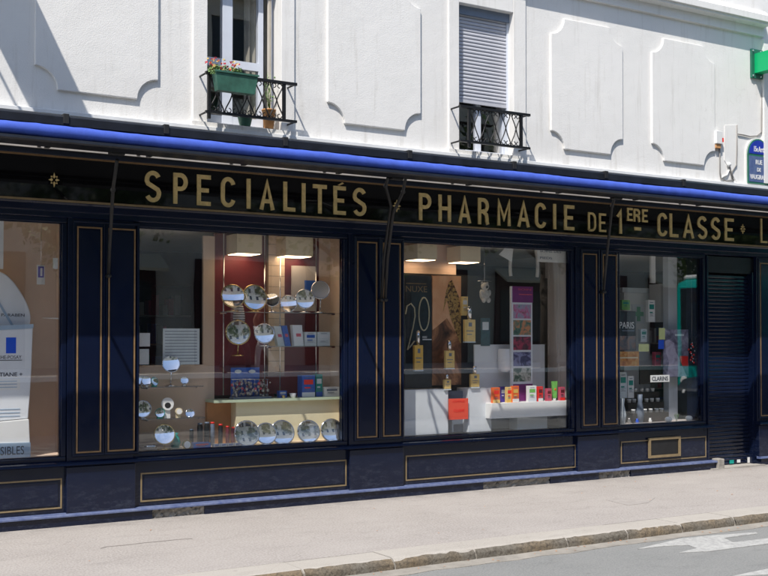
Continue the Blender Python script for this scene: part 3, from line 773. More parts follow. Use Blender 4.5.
# ================================================================== THINGS ON THE FACADE
cx = P(756.5, 160, YW)[0]; hw = cx-P(745.8, 160, YW)[0]
z0 = P(756.5, 184.3, YW)[1]; z1 = P(756.5, 155.3, YW)[1]; z2 = P(756.5, 139.5, YW)[1]
PL = thing('street_name_plate', 'blue enamel street name plate with green border and arched top', 'street sign', (cx, YW-.03, z0))
pa = [(cx-hw, z0), (cx+hw, z0), (cx+hw, z1)]+[(cx+hw*.98*math.cos(t), z1+(z2-z1)*math.sin(t)) for t in [math.pi*k/14 for k in range(1, 14)]]+[(cx-hw, z1)]
link('plate', MB().prism(pa, YW-.034, YW+.002), 'plategreen', PL)
link('name_panel', MB().box(cx-hw+.018, YW-.038, z0+.022, cx+hw-.018, YW-.033, z1-.022), 'plateblue2', PL)
pb = [(cx+(hw-.02)*math.cos(t), z1+.008+(z2-z1-.026)*math.sin(t)) for t in [math.pi*k/14 for k in range(0, 15)]]
link('district_panel', MB().prism(pb, YW-.038, YW-.033), 'plateblue', PL)
H = z1-z0
for t_, a_, b_, c_, d_ in (('RUE', cx-.06, z0+H*.66, cx+.06, z0+H*.82), ('DE', cx-.035, z0+H*.42, cx+.035, z0+H*.55), ('VAUGIRARD', cx-hw+.03, z0+H*.15, cx+hw-.03, z0+H*.31), ('15e Arrt', cx-.09, z1+.035, cx+.09, z1+.105)):
    link('lettering', text_mb(t_, a_, b_, c_, d_, YW-.038, .003, .02), 'white', PL)
link('mount', MB().prism([(cx-hw-.02, z0-.02), (cx+hw+.02, z0-.02), (cx+hw+.02, z1)]+[(cx+(hw+.02)*math.cos(t), z1+(z2-z1+.02)*math.sin(t)) for t in [math.pi*k/14 for k in range(1, 14)]]+[(cx-hw-.02, z1)], YW-.02, YW+.01), 'boxcable', PL)

x0, z0, x1, z1 = R(716, 131, 721.8, 143.8, -.02)
J = thing('junction_box', 'small white cable junction box fixed to the wall left of the street name plate', 'cable box', ((x0+x1)/2, YW, z0))
link('casing', MB().box(x0, YW-.06, z0, x1, YW+.005, z1), 'white', J, bevel=.006)
link('knob', MB().box(x1, YW-.05, z0+.03, x1+.035, YW+.002, z0+.08), 'red', J)
link('gland', MB().box(x0+.01, YW-.045, z0-.05, x1-.01, YW+.003, z0-.001), 'terracotta', J)
def cable(pts, r, label, m='cable', y=YW-.014):
    q = [(P(u, v, y)[0], y, P(u, v, y)[1]) for u, v in pts]
    return one('cable', MB().tube(q, r, 6), m, label, 'cable', 'loose cables on the wall')
cable([(719.5, 147), (720, 160), (720, 172), (721, 178), (726, 181), (734, 180)], .009, 'cable dropping straight down from the white junction box to the ledge')
cable([(737, 125), (737, 150), (736.5, 165), (732, 172), (733, 180)], .008, 'dark cable running down the wall just left of the street name plate')
cable([(738, 134), (744, 135), (750, 136.5), (757, 136), (761.5, 132), (762, 100), (762.5, 74)], .008, 'cable looping over the street name plate and up to the green sign')
cable([(729, 165), (731, 172), (733.5, 181)], .012, 'short thick grey cable under the white round cap')
cable([(721, 178), (724, 176), (727, 175), (729, 170)], .010, 'pale curled cable end just above the ledge', 'boxcable')
X, Z = P(729, 164.5, YW-.02); one('cable_plug', MB().ball((X, YW-.02, Z), .028), 'white', 'white round cable cap on the wall between box and name plate', 'cap')
x0, z0, x1, z1 = R(724, 124, 737, 181, YW)
link('render_patch', MB().prism([(x0, z0+.25), (x1-.02, z0), (x1, z1), (x0+.01, z1-.03)], YW-.006, YW+.01), 'plaster', wall)

X = PX(761, -.1, 60); zt = P(761, 48.8, -.2)[1]; zbo = P(761, 68.5, -.2)[1]
GS = thing('pharmacy_cross_sign', 'bright green projecting pharmacy sign at the right edge of the wall', 'sign', (X, YW, zbo))
link('wall_plate', MB().box(X-.05, YW-.03, zbo-.06, X+.16, YW+.01, zt+.06), 'plategreen', GS)
M['lampglow'] = mat('lampglow', (.8, .7, .5), .6, emit=(1.0, .74, .46), estr=4.2)
simple('signgreen', (.0, .40, .14), .4, var=.03)
link('arm_box', MB().box(X, -.42, zbo, X+.14, YW-.03, zt), 'signgreen', GS)
cm = MB(); zc = (zt+zbo)/2
cm.box(X+.02, -1.12, zc-.12, X+.12, -.42, zc+.12).box(X+.02, -.89, zc+.1201, X+.12, -.65, zc+.36).box(X+.02, -.89, zc-.36, X+.12, -.65, zc-.1201)
link('cross', cm, 'signgreen', GS)
bo = MB()
for a in (X-.03, X+.11):
    for z in (zbo-.035, zt+.035): bo.ball((a, YW-.035, z), .012)
link('bolt', bo, 'chrome', GS)

# slab and rail added just outside the upper left of the view (their shadow crosses the wall)
def shadow_src(u, v, zz):     # the point on the wall plane that shades (u,v) when it stands at height zz
    X, Z = P(u, v, YW); return X-(zz-Z)*(-SD.x/SD.z)*-1*-1 if False else X+(Z-zz)*(SD.x/-SD.z)
# unseen slab, its outline shaped to the shadow edge on the wall
zz = 5.32
xe = shadow_src(85, 115, zz); ye = -0.0
BL = thing('shadow_slab', 'narrow unseen slab added above the view to shade the upper left wall', 'shadow_slab', (xe-.3, YW, zz))
sl_ = [(xe-.46, YW), (xe, YW)]+[(xe-.06*(1-math.cos(t))-.02*t, YW-1.2*math.sin(t)) for t in [math.pi/2*k/10 for k in range(1, 11)]]+[(xe-.46, -1.15)]
link('slab', MB().slab(sl_, zz, zz+.14), 'plaster', BL)
link('rail', MB().tube([(xe-.62, YW, zz+.1), (xe-.62, -1.2, zz+.1)], .012, 6), 'iron', BL)

# planter and pots
yy = -.245
x0, z0, x1, z1 = R(213.5, 74, 255.5, 93, yy)
PT = thing('flower_box', 'green plastic flower box hung on the left window guard with red flowers', 'flower box', ((x0+x1)/2, yy, z0))
def trough(x0, x1, y0, y1, z0, z1, tp, t=.008):
    m = MB()
    o = [(x0+tp, y0+tp*.6, z0), (x1-tp, y0+tp*.6, z0), (x1-tp, y1-tp*.6, z0), (x0+tp, y1-tp*.6, z0), (x0, y0, z1), (x1, y0, z1), (x1, y1, z1), (x0, y1, z1)]
    i = [(x0+t, y0+t, z1), (x1-t, y0+t, z1), (x1-t, y1-t, z1), (x0+t, y1-t, z1), (x0+tp+t, y0+t+tp*.5, z0+.02), (x1-tp-t, y0+t+tp*.5, z0+.02), (x1-tp-t, y1-t-tp*.5, z0+.02), (x0+tp+t, y1-t-tp*.5, z0+.02)]
    m.add(o+i, [(0,3,2,1),(0,1,5,4),(1,2,6,5),(2,3,7,6),(3,0,4,7),(4,5,9,8),(5,6,10,9),(6,7,11,10),(7,4,8,11),(8,9,13,12),(9,10,14,13),(10,11,15,14),(11,8,12,15),(12,13,14,15)]); return m
link('planter', trough(x0, x1, yy-.06, yy+.045, z0, z1, .025), 'planter', PT)
link('rim', MB().box(x0-.008, yy-.068, z1-.014, x1+.008, yy-.058, z1+.002), 'planter', PT)
link('soil', MB().box(x0+.01, yy-.05, z1-.05, x1-.01, yy+.035, z1-.025), 'bark', PT)
def tuft(xa, xb, y, z, n, h, s=.022):
    m = MB()
    for _ in range(n):
        c = Vector((random.uniform(xa, xb), y+random.uniform(-.05, .05), z+random.random()**.7*h)); r = s*random.uniform(.5, 1.1)
        d = Vector([random.gauss(0, 1) for _ in range(3)]).normalized(); a = d.orthogonal().normalized()*r; b = d.cross(a)*.7
        m.add([c-a, c-b, c+a, c+b, c+d*r*.2], [(0,1,4),(1,2,4),(2,3,4),(3,0,4)])
    return m
xf0, xf1 = P(209, 70, yy)[0], P(238, 70, yy)[0]
link('foliage', tuft(xf0, xf1+.03, yy, z1-.03, 300, .085, .016), 'plantgreen', PT)
fl = MB()
for _ in range(42):
    c = (random.choice([xf0+.07, xf0+.1, xf1-.02, xf1-.08, xf0+.02])+random.gauss(0, .025), yy+random.uniform(-.06, .03), z1+random.uniform(.0, .1))
    t_ = tuft(c[0]-.008, c[0]+.008, c[1]+0, c[2], 5, .016, .013); fl.add([(v[0], c[1]+(v[1]-c[1])*.25, v[2]) for v in t_.v], t_.f)
h_ = len(fl.f)//2; f1 = MB(); f1.v = fl.v; f1.f = fl.f[:h_]; f1.sm = fl.sm[:h_]; f2 = MB(); f2.v = fl.v; f2.f = fl.f[h_:]; f2.sm = fl.sm[h_:]
simple('petalred', (.62, .02, .04), .6, var=.3, scale=60); simple('petalyellow', (.82, .60, .22), .6, var=.2, scale=60)
link('blossom', f1, 'petalred', PT); link('blossom', f2, 'petalyellow', PT)
def pot(u0, u1, vt, vb, y, m, name, label, cat, plant=None):
    x0, z0, x1, z1 = R(u0, vt, u1, vb, y); r = (x1-x0)/2; c = ((x0+x1)/2, y, 3.573); h = z1-z0
    t = thing(name, label, cat, c)
    link('pot', MB().lathe(c, [(r*.7, 0), (r, h*.93), (r*1.06, h*.93), (r*1.06, h), (r*.9, h), (r*.85, h*.85), (.001, h*.84)], 18), m, t)
    if plant:
        m_ = MB()
        for k in range(7):
            m_.tube([(c[0]+random.uniform(-.3, .3)*r, y, c[2]+h*.8), (c[0]+random.uniform(-.6, .6)*r, y+random.uniform(-.02, .02), c[2]+h+plant*.6), (c[0]+random.uniform(-1, 1)*r, y+random.uniform(-.03, .03), c[2]+h+plant*random.uniform(.9, 1.5))], [.004, .003, .0015], 5)
        link('stems', m_, 'plantgreen', t); link('foliage', tuft(c[0]-r*.8, c[0]+r*.8, y, c[2]+h+plant*.2, 26, plant, .014), 'plantgreen', t)
    return t
pot(262.5, 275, 110, 129, .05, 'terracotta', 'plant_pot', 'tall terracotta pot standing on the left window sill behind the guard', 'plant pot', .26)
pot(238, 252, 117, 127, .05, 'planter', 'plant_pot', 'low dark green pot on the left window sill behind the guard', 'plant pot')

# ================================================================== INSIDE THE SHOP
RI = tag(link('shop_interior', MB().box(XA, 5.0, 0, XB, 5.1, 2.99).box(XA-.05, .35, 0, XA, 5, 2.99).box(XB, .35, 0, XB+.05, 5, 2.99), 'darkwood'), None, None, kind='structure')
struct('shop_floor', MB().box(XA, .35, -.05, XB, 5, .02), 'roomfloor')
struct('shop_ceiling', MB().box(XA, .34, 2.78, XB, 5, 2.98), 'ceil')
def shell(i, depth, mat_r, mat_f, left=True):
    a, b = bays[i]
    t = tag(link('display_floor', MB().box(a-.04, .125, .50, b+.098, depth, ZG0-.012), mat_f), 'display floor behind the shop window', 'shelf'); t['kind'] = 'structure'
    t = struct('display_soffit', MB().box(a-.04, .125, ZG1+.042, b+.13, 2.3, ZG1+.08), 'ceil')
    struct('display_side', MB().box(b+.10, .125, ZG0-.01, b+.13, depth, ZG1+.04), mat_r)
    if left: struct('display_side', MB().box(a-.045, .125, ZG0-.01, a-.005, depth, ZG1+.04), mat_r)
shell(0, .6, 'wall_in', 'wall_in'); shell(1, .52, 'wall_in', 'wall_in'); shell(2, .6, 'wall_grey', 'dark'); shell(3, .55, 'dark', 'wall_grey')
def back(u0, v0, u1, v1, y, m, th=.03, name='display_back'):
    x0, z0, x1, z1 = R(u0, v0, u1, v1, y); return struct(name, MB().box(x0, y, z0, x1, y+th, z1), m)
struct('display_back', MB().box(-5.4, .60, .5, PX(62)+.13, .63, 2.62), 'wall_in')
def zz_(v, u, y): return P(u, v, y)[1]
def flat(name, u0, v0, u1, v1, y, m, label, cat, th=.008, group=None, txt=None, parent=None, bevel=0):
    x0, z0, x1, z1 = R(u0, v0, u1, v1, y)
    o = link(name, MB().box(x0, y, z0, x1, y+th, z1), m, parent, bevel=bevel)
    if not parent: tag(o, label, cat, group)
    return o
def sub(parent, name, u0, v0, u1, v1, y, m, th=.003):
    x0, z0, x1, z1 = R(u0, v0, u1, v1, y); return link(name, MB().box(x0, y-th, z0, x1, y+.0005, z1), m, parent)
def words(parent, txt, u0, v0, u1, v1, y, m, bold=.0, name='lettering'):
    x0, z0, x1, z1 = R(u0, v0, u1, v1, y); return link(name, text_mb(txt, x0, z0, x1, z1, y, .002, bold), m, parent)
def prod(name, u0, v0, u1, v1, y, m, label, cat, depth=.05, zfloor=None, band=None, cap=None, group=None):
    "a carton: body with a printed band and a flap line"
    x0, z0, x1, z1 = R(u0, v0, u1, v1, y)
    if zfloor is not None: h = z1-z0; z0 = zfloor; z1 = z0+h
    t = thing(name, label, cat, ((x0+x1)/2, y, z0), group)
    link('carton', MB().box(x0, y, z0, x1, y+depth, z1), m, t, bevel=.002)
    h = z1-z0; w_ = x1-x0
    link('print', MB().box(x0+w_*.15, y-.0015, z0+h*.58, x1-w_*.15, y+.0005, z0+h*.80).box(x0+w_*.2, y-.0015, z0+h*.40, x1-w_*.35, y+.0005, z0+h*.46), band or 'white', t)
    q = MB()
    for k in range(4): q.box(x0+w_*(.16+.1*(k%2)), y-.0012, z0+h*(.26+.035*k), x0+w_*(.85-.13*((k*7)%3)), y+.0005, z0+h*(.272+.035*k))
    q.box(x0+w_*.25, y-.0012, z0+h*.87, x1-w_*.25, y+.0005, z0+h*.90)
    link('small_print', q, 'slate', t)
    if cap: link('base_band', MB().box(x0+.001, y-.0018, z0+.003, x1-.001, y+.0005, z0+h*.22), cap, t)
    return t

# ---- window at the far left: giant sun-care tube
y = .22
x0, z0, x1, z1 = R(-60, 327, 33, 442, y)
TB = thing('giant_tube_display', 'giant pale blue cosmetic tube standee with blue square, left window', 'display stand', (P(-10, 440, y)[0], y, ZG0))
def poly(pts, y): return [P(u, v, y) for u, v in pts]
bodyp = [(-46, 332), (33, 328), (32.4, 345), (31.5, 370), (30, 395), (28.3, 418.5), (-38, 424)]
tbm = MB().prism(poly(bodyp, y), y, y+.05); link('tube_body', tbm, 'tube', TB, bevel=.008)
link('tube_cap', MB().prism(poly([(-38, 425), (28.5, 419), (29.5, 442.5), (-38, 448)], y), y-.02, y+.06), 'softwhite', TB, bevel=.006)
link('crimp', MB().prism(poly([(-46, 328), (33.5, 324), (33.2, 328.2), (-46, 332.5)], y), y-.004, y+.054), 'tubeshade', TB)
sub(TB, 'logo', 6, 337.5, 16, 353.3, y, 'logoblue')
words(TB, 'LA ROCHE-POSAY', -16, 355.5, 21.5, 359, y, 'textink')
sub(TB, 'rule', -16, 360, 22, 360.6, y, 'textink')
words(TB, 'SUBSTIANE +', -15, 372.5, 22.5, 376.5, y, 'textink', .02)
sub(TB, 'label_patch', -14, 379, 20, 390, y, 'softwhite', .002)
for v in (381, 384, 387, 409, 412.5, 416): sub(TB, 'small_print', -10, v, 17 if v < 400 else 20, v+.8, y-.002, 'tubeshade', .0015)
CB = thing('giant_bottle_display', 'tall white drop-shaped cosmetic cutout behind the giant blue tube', 'display stand', (P(-10, 330, y+.12)[0], y+.12, ZG0))
def smooth(p, k=5):
    q = []
    for i in range(len(p)):
        a, b_, c_, d_ = p[max(i-1, 0)], p[i], p[min(i+1, len(p)-1)], p[min(i+2, len(p)-1)]
        for j in range(k):
            t_ = j/k; q.append(tuple(.5*(2*b_[m_]+(c_[m_]-a[m_])*t_+(2*a[m_]-5*b_[m_]+4*c_[m_]-d_[m_])*t_*t_+(3*b_[m_]-a[m_]-3*c_[m_]+d_[m_])*t_**3) for m_ in (0, 1)))
        if i == len(p)-2: q.append(p[-1]); break
    return q
dr = smooth([(-52, 300), (-36, 280), (-12, 271), (-2, 271), (6, 274.5), (13, 281), (19, 289), (25, 299), (29, 308), (30.8, 317), (29.8, 326), (27, 334)])+[(24, 360), (-40, 362)]
dr_ = [(-58, 330)]+[(-52, 300), (-36, 280), (-12, 271), (3, 273), (10, 281), (18, 292), (25, 301.5), (29.5, 311), (30.8, 319), (29.5, 328), (27, 334), (24, 360), (-40, 362)]
link('cutout', MB().prism(poly(dr, y+.12), y+.12, y+.17), 'tube', CB, bevel=.012)
words(CB, 'SANS PARABEN', -14, 313.5, 24.5, 316.5, y+.12, 'textink')
link('fold_line', MB().prism(poly([(-6, 297), (-4, 296), (14, 326), (12, 327)], y+.12), y+.112, y+.122), 'tubeshade', CB)
link('foot', MB().box(P(-30, 400, y+.13)[0], y+.13, ZG0-.012, P(10, 400, y+.13)[0], y+.16, P(0, 360, y)[1]), 'tubeshade', CB)
BR = thing('header_board', 'blue grey board lettered under the giant tube', 'display board', (P(0, 455, y-.02)[0], y-.02, ZG0-.012))
link('board', MB().prism(poly([(-60, 445), (30.5, 442.5), (30.5, 459.5), (-60, 466)], y-.03), y-.03, y+.03), 'tubeshade', BR)
words(BR, 'PEAUX SENSIBLES', -46, 447.5, 24, 456, y-.03, 'textink')
flat('poster', -60, 217, 3.5, 268, .40, 'paleblue', 'pale grey panel behind the cutout at the far left edge', 'panel')
o = flat('framed_notice', 37, 265, 44.8, 284.5, .35, 'white', 'small white framed notice with purple centre hanging on the beige wall, left window', 'notice')
sub(o, 'print', 38, 266.5, 43.8, 277.5, .35, 'violet'); sub(o, 'figure', 40.3, 268, 42.3, 276, .349, 'white')
X, Z = P(41, 248, .36); one('hanging_wire', MB().tube([(X, .355, 2.61), (X, .355, P(41, 265, .36)[1])], .002, 5), 'chrome', 'thin wire holding the framed notice, left window', 'wire')
o = one('price_rail', MB().tube([(P(43, 318, .45)[0], .45, P(43, 318, .45)[1]), (P(61, 318.6, .14)[0], .14, P(61, 318.6, .14)[1])], .006, 6), 'white', 'thin white rail at the right side of the left window', 'rail')
o = flat('window_sticker', 53, 258, 58, 269, YG+.0095, 'white', 'small white sticker on the left window pane', 'sticker', .001)

# ---- window with the mirrors
Y1 = .50
# back wall pieces
back(214, 236, 322, 394, Y1, 'maroon'); back(203, 236, 214.5, 450, Y1-.02, 'wall_in'); back(319, 236, 332, 450, Y1-.005, 'wall_in')
back(139.5, 365, 208, 455, Y1-.03, 'wall_in')
x0, z0, x1, z1 = R(268.5, 234, 285, 376, Y1-.06)
TC = thing('tiled_column', 'narrow column of cream tiles behind the round mirrors', 'column', ((x0+x1)/2, Y1-.06, z0))
link('grout', MB().box(x0, Y1-.05, z0, x1, Y1-.005, z1), 'grout', TC)
m = MB(); zc = z1; n = 0
while zc > z0+.05:
    zc2 = zc-.105; m.box(x0+.003, Y1-.056, zc2+.004, x1-.003, Y1-.0501, zc); zc = zc2
link('tile_course', m, 'tile', TC)
def lampbox(u0, v0, u1, v1, y, label, dp=.26):
    x0, z0, x1, z1 = R(u0, v0, u1, v1, y)
    t = thing('box_lamp', label, 'lamp', ((x0+x1)/2, y, z0), 'square fabric box lamps at the window tops')
    link('shade', trough(x0, x1, y, y+dp, z0, z1, 0, .006), 'lampcream', t)
    link('diffuser', MB().box(x0+.012, y+.012, z0-.004, x1-.012, y+dp-.012, z0+.004), 'lampglow', t)
    link('rod', MB().tube([((x0+x1)/2, y+dp/2, z0+.02), ((x0+x1)/2, y+dp/2, ZG1+.045)], .006, 6), 'chrome', t); return t
lampbox(237, 234, 262, 253.5, .22, 'cream box lamp left of the tiled column in the mirror window')
lampbox(286, 236, 313, 256, .22, 'cream box lamp right of the tiled column in the mirror window')
flat('display_board', 292, 266, 316, 311, .42, 'wall_grey', 'plain grey board behind the mirrors on the upper glass shelf', 'panel', .02)
flat('small_picture', 305, 280.5, 317, 296, .405, 'boxblue', 'small dark blue picture leaning on the grey board', 'picture', .01)
up = []
for u in (223.5, 264.5, 280, 316):
    yq = .40
    X = P(u, 330, yq)[0]; t = one('chrome_upright', MB().tube([(X, yq, P(u, 395, yq)[1]), (X, yq, 2.6)], .0065, 8), 'chrome', {223.5: 'chrome upright at the left of the dark red back wall', 264.5: 'chrome upright just left of the tiled column', 280: 'chrome upright in front of the tiled column', 316: 'chrome upright near the beige side wall'}[u], 'shelf upright', 'chrome shelf uprights')
def gshelf(u0, u1, v, y0, y1, label, c='clearglass'):
    x0, x1 = P(u0, v, (y0+y1)/2)[0], P(u1, v, (y0+y1)/2)[0]; z = P((u0+u1)/2, v, (y0+y1)/2)[1]
    t = thing('glass_shelf', label, 'shelf', ((x0+x1)/2, y0, z-.004), 'glass shelves in the mirror window')
    link('glass_plate', MB().box(x0, y0, z-.008, x1, y1, z), c, t)
    link('edge', MB().box(x0, y0-.002, z-.008, x1, y0, z), 'chrome', t)
    link('bracket', MB().box(x0+.05, y0+.03, z-.02, x0+.06, y1, z-.009).box(x1-.06, y0+.03, z-.02, x1-.05, y1, z-.009), 'chrome', t)
    return z
zA = gshelf(218, 337, 312.5, .26, .45, 'upper glass shelf across the dark red back wall')
zB = gshelf(263, 337, 346, .26, .45, 'middle glass shelf carrying blue and white boxes')
zC = gshelf(139, 199, 386, .20, .42, 'upper short glass shelf at the left of the mirror window')
zD = gshelf(139, 201, 417.5, .20, .42, 'lower short glass shelf at the left of the mirror window')
# yellow plinth
x0, z0, x1, z1 = R(236, 397, 343, 446, .30)
xr = bays[1][1]+.095; xl = P(208, 396, .40)[0]
YP = thing('yellow_plinth', 'pale yellow display plinth with green top ledge carrying boxes', 'plinth', ((x0+x1)/2, .3, ZG0-.012))
zp = P(290, 398, .26)[1]
link('front', MB().box(x0, .30, ZG0-.012, xr, .48, zp-.026), 'plinth', YP)
link('ledge', MB().box(xl, .24, zp-.025, xr, .49, zp), 'greenledge', YP)
link('shaded_side', MB().box(xl, .42, ZG0-.012, x0-.001, .48, zp-.026), 'terracotta', YP)  # recess beside the plinth, its shade put into the brown colour
# mirrors
def mirror(u, v, ru, rv, y, label, back_=False, rim='brass', tilt=(0, 0), stand=True, floor=None, grp='round cosmetic mirrors in the window'):
    X, Z = P(u, v, y); r = rv/(F_PX/((X-CAM.x)*math.sin(TH)+(y-CAM.y)*math.cos(TH)))
    nx = tilt[0]*.8; nz = .15+tilt[1]*.5
    n = Vector((nx, -1, nz)).normalized()
    base = floor if floor is not None else Z-r-.06
    t = thing('round_mirror', label, 'mirror', (X, y, base), grp)
    c = Vector((X, y, Z))
    a = n.cross(Vector((0, 0, 1))).normalized(); b = a.cross(n)
    vs = [c+n*.001]; fs = []; RC = r*6.5; N = 40; K = 8                # magnifying dish
    for k in range(1, K+1):
        q = r*.95*k/K; dp = RC-math.sqrt(RC*RC-q*q)
        for j in range(N): vs.append(c+n*(.001+dp)+a*q*math.cos(2*math.pi*j/N)+b*q*math.sin(2*math.pi*j/N))
    for j in range(N): fs.append((0, 1+j, 1+(j+1)%N))
    for k in range(K-1):
        for j in range(N): fs.append((1+k*N+j, 1+(k+1)*N+j, 1+(k+1)*N+(j+1)%N, 1+k*N+(j+1)%N))
    link('glass', MB().add(vs, fs, True), 'mirrorback' if back_ else 'mirror', t)
    pts = [c+a*r*math.cos(q)+b*r*math.sin(q) for q in [2*math.pi*k/28 for k in range(29)]]
    link('rim', MB().tube(pts, .0085*max(.5, r/.1), 6), rim, t)
    link('back_shell', MB().disc(c-n*.012, r*.96, r*.96, n, .012), rim if not back_ else 'mirrorback', t)
    if stand:
        bt = c-b*r
        if floor is not None:
            m = MB().tube([bt, (X, y+.01, base+.004)], .006, 6).lathe((X, y+.01, base), [(min(.06, r*.7), 0), (min(.06, r*.7), .006), (.01, .016), (.001, .016)], 18)
        else: m = MB().tube([bt, bt+Vector((0, .02, -.05))], .006, 6)
        link('stand', m, rim, t)
    return t
mirror(233, 296, 9.5, 11.5, .24, 'large brass rimmed mirror, leftmost of the upper row', tilt=(-.25, .25), floor=zA)
mirror(254.5, 297.5, 9.5, 12.5, .24, 'large brass rimmed mirror, second from left in the upper row', tilt=(-.1, .05), floor=zA)
mirror(272, 300, 6, 7, .28, 'small tilted mirror before the tiled column in the upper row', tilt=(-.6, .7), rim='chrome', floor=zA)
mirror(288.5, 303.5, 6.8, 8.2, .24, 'small round mirror to the right of the tiled column', tilt=(-.35, .3), rim='chrome', floor=zA)
mirror(305, 299, 6.2, 9.5, .27, 'oval mirror before the grey board in the upper row', tilt=(-.3, .1), rim='chrome', floor=zA)
mirror(320.5, 290, 7, 9, .27, 'mirror seen from its matt grey back, rightmost of the upper row', back_=True, tilt=(-.4, .1), rim='chrome', floor=zA)
mirror(238, 332.5, 8, 12, .22, 'brass rimmed mirror below the upper shelf, leftmost', tilt=(-.25, .0), floor=zA-.42)
mirror(264.3, 333.5, 7.5, 9.8, .22, 'round mirror below the upper shelf, left of the blue boxes', tilt=(-.3, .2), rim='chrome', floor=zB-.0)
zf = ZG0-.012
for (u, v, ru, rv, lb, tl) in ((247, 433.5, 10, 12.5, 'largest round mirror, leftmost before the yellow plinth', (-.1, .12)), (266, 433.5, 7.5, 10.5, 'round mirror, second from left before the yellow plinth', (-.2, .3)),
        (282.3, 432.5, 8.5, 12, 'round mirror in the middle of the five before the yellow plinth', (-.15, .25)), (308.5, 431.5, 7.8, 11, 'round mirror, fourth from left before the yellow plinth', (-.3, .2)), (332, 430.5, 8, 11.3, 'round mirror, rightmost before the yellow plinth', (-.2, .28))):
    mirror(u, v, ru, rv, .17, lb, tilt=tl, rim='chrome', floor=zf)
mirror(171, 364, 6.5, 8.5, .27, 'round mirror on a thin stand above the short upper glass shelf', tilt=(-.3, .45), rim='chrome', floor=zC)
mirror(164.5, 434.5, 8, 10, .20, 'round mirror on the display floor under the short shelves', tilt=(-.3, .45), floor=zf)
mirror(146.5, 381, 4.4, 4.6, .25, 'tiny round mirror at the left end of the short upper shelf', tilt=(-.3, .5), rim='chrome', floor=zC)
mirror(142, 380.5, 4, 4.6, .29, 'tiny round mirror partly hidden behind another on the short upper shelf', tilt=(-.3, .5), rim='chrome', floor=zC)
mirror(154.5, 381.5, 3.8, 4.4, .25, 'tiny green backed mirror on the short upper shelf', tilt=(.5, .1), rim='teal', floor=zC)
mirror(184.5, 380.5, 3.6, 3.8, .25, 'tiny square-set mirror at the right of the short upper shelf', tilt=(-.2, .5), rim='chrome', floor=zC)
mirror(142.5, 409, 4.8, 8.3, .25, 'round mirror at the left end of the short lower shelf', tilt=(-.3, .2), rim='chrome', floor=zD)
mirror(160, 413, 4.2, 4.5, .25, 'tiny mirror with a teal rim on the short lower shelf', tilt=(-.4, .3), rim='teal', floor=zD)
mirror(190, 413.5, 4, 4.3, .25, 'tiny mirror at the right end of the short lower shelf', tilt=(-.3, .5), rim='chrome', floor=zD)
def clock(u, v, r_, y, face, label, floor, dark=False):
    X, Z = P(u, v, y); r = r_*.0092
    t = thing('desk_clock', label, 'clock', (X, y, floor))
    link('case', MB().disc((X, y, Z), r, r, (0, -1, .1), .02), face, t)
    link('dial', MB().disc((X, y-.021, Z-(.2*r if dark else 0)), r*(.5 if dark else .75), r*(.45 if dark else .75), (0, -1, .1), .002), 'dark' if dark else 'softwhite', t)
    link('foot', MB().box(X-r*.5, y-.01, floor, X+r*.5, y+.03, Z-r*.8), face, t)
clock(167, 404, 6.3, .27, 'softwhite', 'white round clock with a dark inset on the short lower shelf', zD, True)
clock(178.5, 411.5, 3.6, .25, 'cream', 'small cream clock on the short lower shelf', zD)
clock(186.5, 444.5, 4.6, .18, 'brass', 'small golden clock on the display floor', zf)
# items at the floor
for i, (u, w2, vt, mm, top, lb) in enumerate(((200, 5.5, 423, 'dark', None, 'black flask on the display floor, leftmost of the dark row'), (207, 5.5, 422, 'dark', None, 'black flask with a pale label in the dark row'), (212.5, 4.6, 422, 'slate', 'red', 'grey canister with a bright red lid in the dark row'),
        (220.5, 4.4, 424, 'dark', 'red', 'black canister with red stripe, right of the grey one'), (227.5, 4, 426, 'maroon', 'red', 'dark red canister near the yellow plinth'), (233, 3.8, 427, 'maroon', 'red', 'small dark red canister beside the yellow plinth'), (191.5, 4, 429, 'dark', None, 'squat black jar left of the flasks'))):
    yq = .30; X, Z = P(u, vt, yq); r = w2*.0047
    t = thing('canister', lb, 'canister', (X, yq, zf)); h = Z-zf
    link('body', MB().lathe((X, yq, zf), [(r, 0), (r, h*.85), (r*.85, h*.92), (r*.85, h*.93)], 16), mm, t)
    link('lid', MB().lathe((X, yq, zf+h*.93), [(r*.88, 0), (r*.88, h*.07), (.001, h*.075)], 16), top or 'slate', t)
    if top == 'x': link('stripe', MB().lathe((X, yq, zf), [(r*1.02, h*.45), (r*1.02, h*.55)], 16), 'red', t)
prod('flat_box', 193.5, 444, 211, 449, .16, 'boxblue', 'flat blue box with red dots lying on the display floor', 'box', .08, zf, 'red')
for i, (u, c) in enumerate(((217, 'white'), (224, 'paleblue'), (231, 'white'), (238, 'softwhite'))):
    prod('small_pack', u-3, 446.5, u+3, 449.5, .15, c, ['white small pack leftmost under the dark canisters', 'pale blue small pack under the dark canisters', 'white small pack nearest the plinth', 'white small pack before the largest mirror'][i], 'pack', .05, zf, 'boxblue')
X, Z = P(149, 443, .2); one('glass_bowl', MB().lathe((X, .22, zf), [(.03, 0), (.07, .012), (.085, .045), (.08, .046), (.06, .016), (.001, .01)], 20), 'chrome', 'low silver bowl on the display floor at the left corner', 'bowl')
X, Z = P(178, 443, .2); one('green_vase', MB().lathe((X, .27, zf), [(.035, 0), (.05, .05), (.035, .10), (.02, .12), (.03, .14), (.001, .14)], 16), 'teal', 'small dark green vase behind the golden clock', 'vase')
flat('price_board', 163, 328.5, 199.5, 364.5, .36, 'boxpale', 'pale grey ruled board standing above the short shelves', 'board', .012)
o = bpy.data.objects['price_board']
for v in range(331, 363, 3): sub(o, 'ruled_line', 165, v, 197, v+.7, .36, 'slate', .002)
o = flat('white_notice', 139.6, 333, 150, 346.5, .33, 'paleblue', 'pale blue card at the left edge of the mirror window', 'card')
